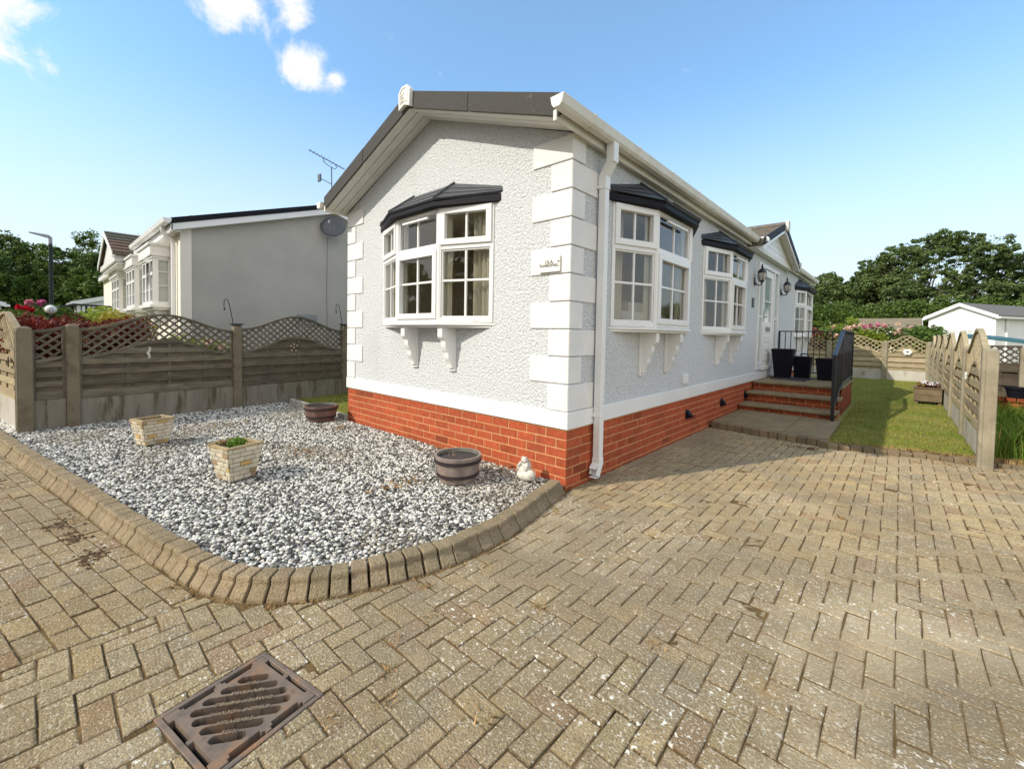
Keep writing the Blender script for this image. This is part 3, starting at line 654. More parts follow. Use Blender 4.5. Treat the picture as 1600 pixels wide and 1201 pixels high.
# lawn edging slab between gravel and left lawn
e = MB(); e.box(-5.72, -4.42, -0.035, 0.02, 0.0, 0.125); e.box(-4.41, -3.74, -0.035, 0.02, 0.0, 0.118)
struct(e.build('lawn_edging', 'board_concrete', bevel=0.006))
sheet('lawn_soil', [(-6.6, 0.02), (-3.74, 0.02), (-3.74, 12), (-6.6, 12)], 0.07, 'grass_bed')
sheet('back_lawn_soil', [(-0.1, 3.62), (1.42, 3.50), (2.66, 3.84), (2.72, 15.6), (-6, 15.6), (-6, 12.6), (-0.1, 12.6)], 0.035, 'grass_bed')
sheet('meadow_soil', [(2.74, 3.86), (8.0, 5.4), (9, 15), (2.74, 15)], 0.02, 'grass_bed')

def blades(name, n, gen, h, wd, mt, z0, seed, lean=0.5, tvar=(0.7, 1.3)):
    r = np.random.default_rng(seed); P = gen(r, n); n = len(P)
    a = r.uniform(0, 2 * np.pi, n); H = h * r.uniform(0.5, 1.3, n); W = wd * r.uniform(.7, 1.3, n)
    l = r.uniform(0, lean, n) * H; b = r.uniform(0, 2 * np.pi, n)
    base = np.stack([P[:, 0], P[:, 1], np.full(n, z0)], 1)
    dx = np.stack([np.cos(a) * W, np.sin(a) * W, np.zeros(n)], 1)
    mid = base + np.stack([np.cos(b) * l * .3, np.sin(b) * l * .3, H * .6], 1)
    tip = base + np.stack([np.cos(b) * l, np.sin(b) * l, H], 1)
    V = np.stack([base - dx, base + dx, mid + dx * .7, tip, mid - dx * .7], 1).reshape(-1, 3)
    F = np.arange(5 * n).reshape(-1, 5)
    g = r.uniform(*tvar, n); t = np.stack([g * r.uniform(.85, 1.35, n), g, g * r.uniform(.8, 1.1, n)], 1)
    return struct(npmesh(name, V, F, mt, np.repeat(t, 5, 0)), 'stuff')
def gen_back(r, n):
    P = np.stack([r.uniform(0.0, 2.70, n), 3.5 + 12 * r.uniform(0, 1, n) ** 1.4], 1)
    x, y = P[:, 0], P[:, 1]
    ok = ~((x < 1.40) & (y < 8.05)) & (y > 3.47 + (x - 1.4) * 0.29) & (y < 15.5)
    return P[ok]
blades('lawn_grass', 70000, gen_back, 0.028, 0.0035, 'grass', 0.03, 11)
def gen_left(r, n): return np.stack([r.uniform(-6.3, -3.78, n), 0.03 + 4 * r.uniform(0, 1, n) ** 1.3], 1)
blades('side_lawn_grass', 22000, gen_left, 0.03, 0.0035, 'grass', 0.065, 12)
def gen_mead(r, n):
    P = np.stack([2.80 + 3.4 * r.uniform(0, 1, n), 3.7 + 8 * r.uniform(0, 1, n) ** 1.2], 1)
    return P[P[:, 1] > 3.93 + (P[:, 0] - 2.8) * 0.3]
blades('meadow_grass', 48000, gen_mead, 0.36, 0.004, 'tall_grass', 0.0, 13, lean=0.7)
def gen_seed(r, n):
    P = np.stack([2.85 + 2.2 * r.uniform(0, 1, n), 4.05 + 1.2 * r.uniform(0, 1, n) ** 1.5], 1)
    return P[P[:, 1] > 4.0 + (P[:, 0] - 2.8) * 0.3]
blades('meadow_seed_heads', 350, gen_seed, 0.36, 0.005, 'straw', 0.0, 14, lean=0.5)
# dry weeds in the paving joints, along kerb and lawn edge
WC = [(-1.98, -2.78), (-0.62, -2.50), (-0.30, -2.36), (-0.10, -2.22), (0.62, -2.05), (0.74, -2.13), (0.47, -1.75), (0.50, -1.95), (0.28, -1.62), (0.66, -2.30), (1.75, 0.95), (0.32, 0.20), (0.20, -0.40), (2.2, 3.35), (2.45, 3.50), (2.62, 3.66), (2.6, 3.85), (1.05, -1.95), (1.30, -1.22), (0.80, -1.35), (0.35, -1.28), (2.85, 3.55), (0.9, -0.3)]
def gen_weed(r, n):
    c = np.array(WC)[r.integers(0, len(WC), n)]; return c + r.normal(0, 0.022, (n, 2))
blades('dry_weeds', 620, gen_weed, 0.022, 0.0022, 'straw', -0.004, 15, lean=2.2)
def gen_kw(r, n):
    k = np.array([p for p in KS if p[0] > -6]); i = r.integers(0, len(k) - 1, n); t = r.uniform(0, 1, n)[:, None]
    return k[i] * (1 - t) + k[i + 1] * t + r.normal(0, .012, (n, 2)) + np.array([0.01, -0.012])
blades('kerb_weeds', 600, gen_kw, 0.016, 0.0022, 'straw', -0.006, 16, lean=2.5)
def gen_edge(r, n):
    x = r.uniform(1.45, 3.4, n); return np.stack([x, 3.50 + (x - 1.4) * 0.285 + r.normal(0, .035, n)], 1)
blades('lawn_edge_weeds', 2600, gen_edge, 0.05, 0.003, 'straw', 0.02, 17, lean=1.6)

# ================================================================ MAIN PARK HOME
W_, L_ = 3.72, 12.45
ZB, ZW, ZR, SL = 0.51, 2.935, 3.62, 0.365
XC = -W_ / 2
home = thing('park_home', (XC, 6.0, 0), 'white textured park home with quoined corners and red brick base', 'mobile home')
def zs(x): return ZR - SL * abs(x - XC)

# brick skirt: real bricks over a mortar core
bk = MB()
core = 0.004
bk.box(-W_ + core, -core, core, L_ - core, -0.03, ZB + 0.02, 1)
def brick_run(F, L, rows, z0=-0.055, flip=0, closer=None):
    for r in range(rows):
        z = z0 + r * 0.0792
        s = 0.0 if (r + flip) % 2 == 0 else -0.109
        while s < L:
            a, b = max(s, 0) + (0.0066 if s > 0 else 0), min(s + 0.218, L) - 0.0066
            if b - a > 0.03:
                d = random.uniform(-0.0012, 0.0012)
                t = rt(0.86, 1.12)
                if random.random() < 0.07: t = tuple(c * 0.72 for c in t)
                bk.fbox(F, a, b, 0.0 - d, 0.02, max(z + 0.0062, -0.03), z + 0.0732, 0, t)
            s += 0.218
brick_run(lambda a, b, c: (-a, b, c), W_, 8)
brick_run(lambda a, b, c: (-b, a, c), L_, 8, flip=1)
brick_run(lambda a, b, c: (-W_ + b, a, c), L_, 8, flip=1)
bk.build('brick_base', ['brick', 'mortar'], home)
# plinth trim band with screw caps
bd = MB()
for a, b in ((-W_ - 0.018, 0.018),): bd.box(a, b, -0.018, 0.0, ZB, 0.654)
for a, b in ((0.0, 2.46), (2.463, 6.12), (6.123, L_)): bd.box(0.0, 0.018, a, b, ZB, 0.654)
bd.box(-W_ - 0.018, -W_, 0.0, L_, ZB, 0.654)
bd.box(-W_ + 0.01, -0.01, 0.01, L_ - 0.01, 0.53, 0.60)
bd.build('plinth_trim', 'white', home, bevel=0.004)
for i in range(28):
    m = MB(); m.lathe([(0.009, 0), (0.008, 0.004), (0, 0.005)], 8)
    if i < 10: m.v = [(-0.12 - i * 0.385 + v[0], -0.018 - v[2], 0.575 + (i % 2) * 0.02 + v[1]) for v in m.v]
    else: m.v = [(0.018 + v[2], 0.06 + (i - 10) * 0.33 + v[0], 0.575 + (i % 2) * 0.02 + v[1]) for v in m.v]
    m.build('screw_cap', 'white', home)

# walls with openings
FW = [(-2.76, -0.92, 1.42, 2.52)]
SW = [(0.72, 2.55, 1.42, 2.52), (3.20, 5.12, 1.42, 2.52), (6.20, 7.86, 0.70, 2.70), (10.06, 11.86, 1.42, 2.52)]
wl = MB()
def wall_grid(F, L, top, holes, z0):
    xs = sorted(set([0, L] + [h[0] for h in holes] + [h[1] for h in holes])); zz = sorted(set([z0, top] + [h[2] for h in holes] + [h[3] for h in holes]))
    for a, b in zip(xs, xs[1:]):
        for c, d in zip(zz, zz[1:]):
            if any(h[0] <= a and b <= h[1] and h[2] <= c and d <= h[3] for h in holes): continue
            wl.add([F(a, c), F(b, c), F(b, d), F(a, d)], [(0, 1, 2, 3)])
wall_grid(lambda a, z: (-W_ + a, 0, z), W_, ZW, [(W_ + h[0], W_ + h[1], h[2], h[3]) for h in FW], 0.6)
wl.add([(-W_, 0, ZW), (0, 0, ZW), (XC, 0, zs(XC) + 0.02)], [(0, 1, 2)])
wall_grid(lambda a, z: (0, a, z), L_, ZW, SW, 0.6)
wall_grid(lambda a, z: (-W_, a, z), L_, ZW, [], 0.6)
wall_grid(lambda a, z: (-W_ + a, L_, z), W_, ZW, [], 0.6)
wl.add([(-W_, L_, ZW), (0, L_, ZW), (XC, L_, zs(XC) + 0.02)], [(0, 1, 2)])
wl.build('wall', 'render', home)
# inside: floor, ceiling, partitions
li = MB()
li.box(-W_ + 0.05, -0.05, 0.05, L_ - 0.05, 0.62, 0.66, 1); li.box(-W_ + 0.03, -0.03, 0.03, L_ - 0.03, 2.72, 2.76)
for y in (2.98, 5.75, 8.6): li.box(-W_ + 0.03, -0.03, y, y + 0.05, 0.66, 2.72)
li.box(-W_ + 0.02, -W_ + 0.05, 0.05, L_ - 0.05, 0.66, 2.72)
li.build('interior_lining', ['interior', 'carpet'], home)

# quoins
def quoin(x0, x1, y0, y1, z0, z1): MB().box(x0, x1, y0, y1, z0, z1).build('quoin_block', 'quoin', home, bevel=0.006)
QH = (2.721 - 0.654) / 9; T = 0.013
for k in range(10):
    z0 = 0.654 + k * QH + 0.004; z1 = min(0.654 + (k + 1) * QH - 0.004, 2.925)
    lf = (k % 2 == 1)
    a, b = (0.405, 0.185) if lf else (0.205, 0.385)
    m = MB()
    m.prism([(-a, -T, z0), (T, -T, z0), (T, b, z0), (0, b, z0), (0, 0, z0), (-a, 0, z0)], (0, 0, z1 - z0))
    m.build('quoin_block', 'quoin', home, bevel=0.006)
    a2 = 0.40 if lf else 0.205
    m = MB(); m.prism([(-W_ - T, -T, z0), (-W_ + a2, -T, z0), (-W_ + a2, 0, z0), (-W_, 0, z0), (-W_, b, z0), (-W_ - T, b, z0)], (0, 0, z1 - z0))
    m.build('quoin_block', 'quoin', home, bevel=0.006)

# roof: slabs, soffit, verge, ridge boxes
OV = 0.30; EV = 0.085
rf = MB()
for sgn in (1, -1):
    xe = XC + sgn * (W_ / 2 + EV)
    p = lambda x, y, dz: (x, y, zs(x) + dz)
    rf.hexa([p(XC, -OV + 0.03, 0.05), p(xe, -OV + 0.03, 0.05), p(xe, L_ + OV, 0.05), p(XC, L_ + OV, 0.05), p(XC, -OV + 0.03, 0.17), p(xe, -OV + 0.03, 0.17), p(xe, L_ + OV, 0.17), p(XC, L_ + OV, 0.17)])
rf.build('roof', 'roof_tile', home)
sf = MB()
for sgn in (1, -1):
    xe = XC + sgn * (W_ / 2 + 0.055)
    for k in range(3):
        y0 = -OV + 0.004 + k * 0.099; y1 = y0 + 0.089
        sf.hexa([(XC, y0, zs(XC)), (xe, y0, zs(xe)), (xe, y1, zs(xe)), (XC, y1, zs(XC)), (XC, y0, zs(XC) + .02), (xe, y0, zs(xe) + .02), (xe, y1, zs(xe) + .02), (XC, y1, zs(XC) + .02)])
    sf.hexa([(XC, -OV + .02, zs(XC) + .012), (xe, -OV + .02, zs(xe) + .012), (xe, 0, zs(xe) + .012), (XC, 0, zs(XC) + .012), (XC, -OV + .02, zs(XC) + .03), (xe, -OV + .02, zs(xe) + .03), (xe, 0, zs(xe) + .03), (XC, 0, zs(XC) + .03)], 1)
    xw = XC + sgn * W_ / 2
    sf.box(min(xw, xe), max(xw, xe), 0.0, L_ + 0.2, 2.918, 2.932)
sf.build('soffit', ['soffit', 'cream_trim'], home, bevel=0.003)
tr = MB()
for sgn in (1, -1):
    xe = XC + sgn * (W_ / 2 + 0.07)
    # side fascia board with a return at the front
    x0, x1 = (xe - 0.015, xe) if sgn > 0 else (xe, xe + 0.015)
    for (ya, yb) in (((-OV - 0.012, 5.55), (8.72, L_ + OV)) if sgn > 0 else ((-OV - 0.012, L_ + OV),)): tr.box(x0, x1, ya, yb, 2.895, 3.03)
    tr.box(x0 - 0.02 if sgn > 0 else x0, x1 if sgn > 0 else x1 + 0.02, -OV - 0.02, -OV - 0.006, 2.895, 2.975)
tr.build('fascia', 'cream_trim', home, bevel=0.003)
vg = MB()
for sgn in (1, -1):
    xe = XC + sgn * (W_ / 2 + 0.09)
    cuts = [XC, XC + sgn * 0.93, xe]
    for i, (a, b) in enumerate(zip(cuts, cuts[1:])):
        b2 = b - sgn * 0.004; dy = -0.002 * i
        vg.hexa([(a, -OV - 0.012 + dy, zs(a) + .004), (b2, -OV - 0.012 + dy, zs(b2) + .004), (b2, -OV + 0.16, zs(b2) + .14), (a, -OV + 0.16, zs(a) + .14), (a, -OV - 0.012 + dy, zs(a) + .185), (b2, -OV - 0.012 + dy, zs(b2) + .185), (b2, -OV + 0.16, zs(b2) + .19), (a, -OV + 0.16, zs(a) + .19)])
vg.build('verge', 'verge', home, bevel=0.006)
def ridge_box(name, P, ux, uy, parent, s=1.0, mt='cream_trim'):
    # P centre of bottom point; ux horizontal dir, uy outwards
    ux = Vector(ux); uy = Vector(uy); P = Vector(P)
    prof = [(-0.055, 0.045), (-0.118, 0.0), (-0.128, 0.20), (-0.06, 0.262), (0.06, 0.262), (0.128, 0.20), (0.118, 0.0), (0.055, 0.045)]
    prof = [(-0.118, -0.03), (-0.128, 0.185), (-0.06, 0.255), (0.06, 0.255), (0.128, 0.185), (0.118, -0.03), (0.0, 0.012)]
    m = MB(); m.prism([P + ux * a * s + Vector((0, 0, b * s)) for a, b in prof], uy * 0.05)
    q = [(a * 0.72, b * 0.70 + 0.045) for a, b in prof]
    n = len(q); vs = [P + ux * a * s + Vector((0, 0, b * s)) + uy * 0.05 for a, b in q]; q2 = [(a * 0.66, b * 0.64 + 0.055) for a, b in prof]
    vs += [P + ux * a * s + Vector((0, 0, b * s)) + uy * 0.056 for a, b in q2]
    m.add(vs, [(i, (i + 1) % n, n + (i + 1) % n, n + i) for i in range(n)])
    for (a, b, r) in ((-0.03, 0.06, .016), (-0.045, 0.1, .014), (-0.02, 0.11, .016), (-0.035, 0.15, .014), (0.0, 0.16, .012), (-0.06, 0.135, 0.012)):
        c = P + ux * a * s + Vector((0, 0, b * s)) + uy * 0.052; m.ball(c, r * s, 8, 6)
    return m.build(name, mt, parent, bevel=0.004)
ridge_box('ridge_end_cap', (XC - 0.02, -OV - 0.002, ZR + 0.02), (1, 0, 0), (0, -1, 0), home, 0.80)

# gutters + downpipe
def gutter(name, xw, sgn, y0, y1, parent, zt=3.02, brk=0.78):
    prof = [(0.0, 0.0), (0.012, -0.055), (0.03, -0.082), (0.085, -0.082), (0.105, -0.06), (0.122, 0.004), (0.117, 0.004), (0.10, -0.055), (0.082, -0.076), (0.033, -0.076), (0.017, -0.053), (0.005, 0.0)]
    m = MB(); m.prism([(xw + sgn * a, y0, zt + b) for a, b in prof], (0, y1 - y0, 0))
    full = prof[:6]
    for ya in (y0 - 0.006, y1): m.prism([(xw + sgn * a * 1.0, ya, zt + b) for a, b in full], (0, 0.006, 0))
    g = m.build(name, 'cream_trim', parent, bevel=0.0025)
    b = MB(); y = y0 + 0.42
    big = [(-0.002, 0.003), (0.009, -0.058), (0.028, -0.087), (0.087, -0.087), (0.109, -0.062), (0.127, 0.01)]
    while y < y1 - 0.1:
        b = MB(); b.prism([(xw + sgn * a, y, zt + c) for a, c in big] , (0, 0.028, 0)); y += brk
        b.build('gutter_bracket', 'cream_trim', g, bevel=0.002)
    return g
gutter('gutter', 0.072, 1, -0.40, 5.62, home)
gutter('gutter', 0.072, 1, 8.66, L_ + 0.12, home)
gutter('gutter', -W_ - 0.072, -1, -0.36, L_ + 0.1, home)
dp = MB()
def sq_tube(m, pts, r):
    for a, b in zip(pts, pts[1:]):
        a = Vector(a); b = Vector(b); d = (b - a).normalized(); y = Vector((0, 1, 0)); x = y.cross(d).normalized()
        m.hexa([a - x * r - y * r, a + x * r - y * r, a + x * r + y * r, a - x * r + y * r, b - x * r - y * r, b + x * r - y * r, b + x * r + y * r, b - x * r + y * r])
dy_ = 0.41
sq_tube(dp, [(0.058, dy_, 0.16), (0.058, dy_, 2.60)], 0.0325)
sq_tube(dp, [(0.058, dy_, 2.57), (0.058, dy_, 2.70)], 0.038)
sq_tube(dp, [(0.058, dy_, 2.68), (0.132, dy_, 2.80)], 0.0345)
sq_tube(dp, [(0.132, dy_, 2.78), (0.132, dy_, 2.95)], 0.038)
sq_tube(dp, [(0.058, dy_, 0.57), (0.058, dy_, 0.60)], 0.0365)
sq_tube(dp, [(0.058, dy_, 0.14), (0.058, dy_, 0.21)], 0.0365)
# shoe pointing forward with an open mouth
sh = [(0.022, dy_ + .036, 0.16), (0.094, dy_ + .036, 0.16), (0.094, dy_ - .036, 0.16), (0.022, dy_ - .036, 0.16)]
for (a, b) in (((0.022, 0.026)), ((0.090, 0.094))):
    dp.hexa([(a, dy_ - 0.02, 0.05), (b, dy_ - 0.02, 0.05), (b, dy_ + .036, 0.15), (a, dy_ + .036, 0.15), (a, dy_ - 0.085, 0.075), (b, dy_ - 0.085, 0.075), (b, dy_ - .036, 0.17), (a, dy_ - .036, 0.17)])
dp.hexa([(0.022, dy_ - 0.02, 0.045), (0.094, dy_ - 0.02, 0.045), (0.094, dy_ + .036, 0.15), (0.022, dy_ + .036, 0.15), (0.022, dy_ - 0.022, 0.05), (0.094, dy_ - 0.022, 0.05), (0.094, dy_ + .031, 0.155), (0.022, dy_ + .031, 0.155)])
dp.hexa([(0.022, dy_ - 0.085, 0.122), (0.094, dy_ - 0.085, 0.122), (0.094, dy_ - .036, 0.165), (0.022, dy_ - .036, 0.165), (0.022, dy_ - 0.085, 0.127), (0.094, dy_ - 0.085, 0.127), (0.094, dy_ - .030, 0.175), (0.022, dy_ - .030, 0.175)])
dp.hexa([(0.022, dy_ - 0.088, 0.045), (0.094, dy_ - 0.088, 0.045), (0.094, dy_ - .02, 0.045), (0.022, dy_ - .02, 0.045), (0.022, dy_ - 0.088, 0.05), (0.094, dy_ - 0.088, 0.05), (0.094, dy_ - .02, 0.05), (0.022, dy_ - .02, 0.05)])
for z in (0.59, 2.585): dp.box(0.0, 0.05, dy_ - 0.055, dy_ + 0.055, z - 0.012, z + 0.012)
dp.build('downpipe', 'white', home, bevel=0.004)

# bay windows
def facet_frame(A, B, sides=True):
    A = Vector((A[0], A[1], 0)); B = Vector((B[0], B[1], 0)); t = (B - A).normalized(); n = Vector((t.y, -t.x, 0))
    return (lambda s, o, z: tuple(A + t * s + n * o + Vector((0, 0, z)))), (B - A).length
def window_facet(A, B, z0, z1, zt, parent, top_vent=True, side_vent=False, bars=1, trickle=False):
    """glazed leaf between A and B; zt transom height. normal points out"""
    F, L = facet_frame(A, B)
    fr = MB(); gl = MB()
    jb = 0.034
    def frame(s0, s1, a, b, w_, o0, o1): # rectangular ring
        fr.fbox(F, s0, s1, o0, o1, a, a + w_); fr.fbox(F, s0, s1, o0, o1, b - w_, b)
        fr.fbox(F, s0, s0 + w_, o0, o1, a + w_, b - w_); fr.fbox(F, s1 - w_, s1, o0, o1, a + w_, b - w_)
    # outer frame
    fr.fbox(F, 0, L, -0.06, 0, z0, z0 + 0.05); fr.fbox(F, 0, L, -0.06, 0, z1 - 0.032, z1)
    fr.fbox(F, 0, jb, -0.06, 0, z0 + 0.05, z1 - 0.032); fr.fbox(F, L - jb, L, -0.06, 0, z0 + 0.05, z1 - 0.032)
    fr.fbox(F, jb, L - jb, -0.06, -0.001, zt - 0.028, zt + 0.028)
    lights = []
    sash = min(0.058, L * 0.12)
    for (a, b, vent) in ((zt + 0.028, z1 - 0.032, top_vent), (z0 + 0.05, zt - 0.028, side_vent)):
        s0, s1 = jb, L - jb
        if vent:
            frame(s0 - 0.012, s1 + 0.012, a - 0.012, b + 0.012, sash, -0.045, 0.016)
            lights.append((s0 + sash - 0.012, s1 - sash + 0.012, a + sash - 0.012, b - sash + 0.012))
        else: 
            frame(s0, s1, a, b, 0.016, -0.05, -0.012)
            lights.append((s0 + 0.016, s1 - 0.016, a + 0.016, b - 0.016))
    for i, (s0, s1, a, b) in enumerate(lights):
        gl.fbox(F, s0 - 0.005, s1 + 0.005, -0.034, -0.028, a - 0.005, b + 0.005)
        sm = (s0 + s1) / 2
        bw = 0.011
        if L > 0.3 or True: fr.fbox(F, sm - bw, sm + bw, -0.04, -0.016, a, b)
        if i == 1:
            zm = (a + b) / 2 + 0.03
            fr.fbox(F, s0, sm - bw, -0.04, -0.016, zm - bw, zm + bw); fr.fbox(F, sm + bw, s1, -0.04, -0.016, zm - bw, zm + bw)
    if trickle: fr.fbox(F, L * 0.2, L * 0.8, 0.0, 0.03, z1 - 0.10, z1 - 0.078)
    for s in (L * 0.3, L * 0.7): fr.fbox(F, s - 0.02, s + 0.02, 0.0, 0.006, z0 + 0.012, z0 + 0.022)
    o = fr.build('window_frame', 'white', parent, bevel=0.003)
    gl.build('pane', 'glass', parent)
def corbel(pos, tdir, ndir, parent, h=0.44, d=0.19, w_=0.075):
    t = Vector(tdir); n = Vector(ndir); P = Vector(pos)
    prof = [(0, 0), (d, 0), (d, -0.085), (d - .004, -0.10), (d - .018, -0.115), (d - .038, -.13), (d - .046, -.15), (d - .046, -.17), (d - .052, -.20), (d - .068, -.235), (d - .082, -.255), (d - .088, -.275), (d - .088, -.30), (d - .096, -.325), (d - .112, -.35), (d - .125, -.375)]
    prof += [(0.05, -h + 0.03), (0.05, -h + 0.02), (0.028, -h + 0.02), (0.028, -h), (0, -h)]
    m = MB(); m.prism([P - t * w_ / 2 + n * a + Vector((0, 0, b)) for a, b in prof], t * w_)
    # back plate, a little wider
    m.prism([P - t * (w_ / 2 + .012) + n * a + Vector((0, 0, b)) for a, b in ((0, 0), (0.026, 0), (0.026, -h - 0.012), (0, -h - 0.012))], t * (w_ + .024))
    return m.build('bracket', 'white', parent, bevel=0.003)
def bay(o, t, n, s0, s1, sm0, sm1, d, z0, z1, parent, corb, big=True):
    """o origin on wall, t along wall, n outwards; s0,s1 wall ends; sm0,sm1 outer corners"""
    o = Vector(o); t = Vector(t); n = Vector(n)
    P = lambda s, e, z=0.0: tuple(o + t * s + n * e + Vector((0, 0, z)))
    par = bpy.data.objects.new('bay_window', None); COL.objects.link(par); par.parent = home; par.empty_display_size = .1
    base = o + t * (s0 + s1) / 2 + Vector((0, 0, z0)); par.location = base - Vector(home.location)
    zt = z0 + (z1 - z0) * 0.66
    pts = [P(s0, 0.01), P(sm0, d), P(sm1, d), P(s1, 0.01)]
    zt = z0 + 0.755 if big else zt
    for i, (a, b) in enumerate(zip(pts, pts[1:])):
        # order so that normal is outward
        va = Vector(b) - Vector(a); nn = Vector((va.y, -va.x, 0))
        if nn.dot(n) < 0: a, b = b, a
        window_facet(a, b, z0, z1, zt, par, top_vent=(i != 1), side_vent=(i == 1), trickle=(i == 1))
    for q in pts[1:3]:       # corner posts
        m = MB(); m.tube([Vector(q) + Vector((0, 0, z0)) - n * 0.02, Vector(q) + Vector((0, 0, z1)) - n * 0.02], 0.026, 8)
        m.build('corner_post', 'white', par)
    m = MB()
    poly = [P(s0 - 0.012, 0), P(sm0 - 0.008, d + 0.02), P(sm1 + 0.008, d + 0.02), P(s1 + 0.012, 0)]
    m.prism([Vector(p) + Vector((0, 0, z0 - 0.026)) for p in poly], (0, 0, 0.024))
    poly = [P(s0 + 0.02, 0), P(sm0 + 0.0, d - 0.015), P(sm1 - 0.0, d - 0.015), P(s1 - 0.02, 0)]
    m.prism([Vector(p) + Vector((0, 0, z0 - 0.05)) for p in poly], (0, 0, 0.026))
    m.build('sill', 'white', par, bevel=0.003)
    # canopy: fascia + tiled hips
    e = 0.09
    c0, c1, c2, c3 = (s0 - 0.10, 0.0), (sm0 - 0.03, d + e), (sm1 + 0.03, d + e), (s1 + 0.10, 0.0)
    zf = z1 - 0.015; zg = z1 + 0.052
    m = MB()
    m.prism([P(s, q, zf) for s, q in ((c0[0] + .012, 0), (sm0 - 0.018, d + 0.074), (sm1 + 0.018, d + 0.074), (c3[0] - .012, 0))], (0, 0, zg - zf + 0.004))
    m.build('canopy_fascia', 'canopy_dark', par, bevel=0.006)
    tiles = MB()
    r1 = (sm0 + 0.02, 0.0); r2_ = (sm1 - 0.02, 0.0); zr = z1 + 0.292
    quads = [((c0, zg + 0.02), (c1, zg), (r1, zr), ((s0 - 0.09, 0.0), zg + 0.07)), ((c1, zg), (c2, zg), (r2_, zr), (r1, zr)), ((c2, zg), (c3, zg + 0.02), ((s1 + 0.09, 0.0), zg + 0.07), (r2_, zr))]
    for qd in quads:
        v = [Vector(P(s, q, z)) for (s, q), z in qd]
        nr = (v[1] - v[0]).cross(v[3] - v[0]).normalized()
        if nr.z < 0: nr = -nr
        rows = 3
        for k in range(rows):
            f0, f1 = k / rows, (k + 1) / rows + 0.02
            a0 = v[0].lerp(v[3], f0); b0 = v[1].lerp(v[2], f0); a1 = v[0].lerp(v[3], min(f1, 1)); b1 = v[1].lerp(v[2], min(f1, 1))
            up0, up1 = nr * 0.009, nr * 0.003
            tiles.hexa([a0 - nr * .012, b0 - nr * .012, b1 - nr * .012, a1 - nr * .012, a0 + up0, b0 + up0, b1 + up1, a1 + up1])
    for a, b in (((c1, zg + .015), (r1, zr + .012)), ((c2, zg + .015), (r2_, zr + .012))):
        tiles.tube([P(*a[0], a[1]), P(*b[0], b[1])], 0.012, 6)
    tiles.build('canopy', 'canopy', par)
    for s in corb: corbel(P(s, 0, z0 - 0.05), t, n, par, d=d - 0.03)
    # curtains just inside
    for (a, b, e0, e1) in ((s0 + 0.03, s0 + 0.30, 0.03, 0.06), (s1 - 0.32, s1 - 0.03, 0.06, 0.03), (sm0 - 0.09, sm0 + 0.10, d + 0.0, d + 0.03), (sm1 - 0.10, sm1 + 0.09, d + 0.03, d + 0.0)):
        cu = MB(); pa = []; nn = 26
        for i in range(nn):
            f = i / (nn - 1); pa.append((a + (b - a) * f, (e0 + (e1 - e0) * f) - 0.10 + 0.022 * math.sin(i * 1.25)))
        vs = [P(s, q, z0 + 0.02) for s, q in pa] + [P(s, q, z1 - 0.02) for s, q in pa]
        cu.add(vs, [(i, i + 1, nn + i + 1, nn + i) for i in range(nn - 1)])
        cu.build('curtain', 'curtain', par, smooth=True)
    return par
bay((0, 0, 0), (1, 0, 0), (0, -1, 0), -2.81, -0.875, -2.20, -1.455, 0.215, 1.40, 2.555, home, (-2.115, -1.455))
bay((0, 0, 0), (0, 1, 0), (1, 0, 0), 0.665, 2.63, 1.20, 2.09, 0.215, 1.385, 2.555, home, (1.33, 1.98))
bay((0, 0, 0), (0, 1, 0), (1, 0, 0), 3.14, 5.20, 3.78, 4.55, 0.20, 1.385, 2.555, home, (3.83, 4.52))
bay((0, 0, 0), (0, 1, 0), (1, 0, 0), 9.97, 11.95, 10.45, 11.45, 0.185, 1.39, 2.56, home, (10.5, 11.4))

# entrance door
dr = bpy.data.objects.new('front_door', None); COL.objects.link(dr); dr.parent = home; dr.location = Vector((0, 7.03, 0.70)) - Vector(home.location)
F = lambda s, o, z: (o, s, z)
m = MB(); y0, y1, z0, z1 = 6.18, 7.90, 0.70, 2.735
m.fbox(F, y0, y1, -0.05, 0.03, z1 - 0.07, z1)
for a, b in ((y0, y0 + 0.06), (6.50, 6.56), (7.47, 7.53), (y1 - 0.06, y1)): m.fbox(F, a, b, -0.05, 0.03, z0, z1 - 0.07)
for a, b in ((y0 + 0.06, 6.50), (7.53, y1 - 0.06)):
    m.fbox(F, a, b, -0.05, 0.028, z0, z0 + 0.13)
    m.fbox(F, a, b, -0.02, 0.012, 1.70, 1.74)
m.fbox(F, 6.56, 7.47, -0.05, 0.05, z0 - 0.02, z0 + 0.05)
m.build('door_frame', 'white', dr, bevel=0.004)
for a, b in ((y0 + 0.06, 6.50), (7.53, y1 - 0.06)): m = MB(); m.fbox(F, a, b, -0.012, -0.004, z0 + 0.13, z1 - 0.07); m.build('sidelight_pane', 'frosted', dr)
m = MB(); m.fbox(F, 6.565, 7.465, -0.035, 0.012, z0 + 0.05, 1.62)
m.fbox(F, 6.565, 6.72, -0.035, 0.012, 1.62, 2.655); m.fbox(F, 7.31, 7.465, -0.035, 0.012, 1.62, 2.655); m.fbox(F, 6.72, 7.31, -0.035, 0.012, 2.52, 2.655)
for (a, b, c, d_) in ((6.74, 7.29, 1.22, 1.36), (6.74, 7.29, 0.85, 1.02), (6.86, 7.17, 1.06, 1.20)):
    m.fbox(F, a, b, 0.012, 0.024, c, d_); 
m.fbox(F, 6.72, 7.31, -0.02, 0.016, 2.02, 2.05)
m.build('door_leaf', 'white', dr, bevel=0.005)
m = MB(); m.fbox(F, 6.72, 7.31, -0.02, -0.012, 1.62, 2.52); m.build('door_pane', 'frosted', dr)
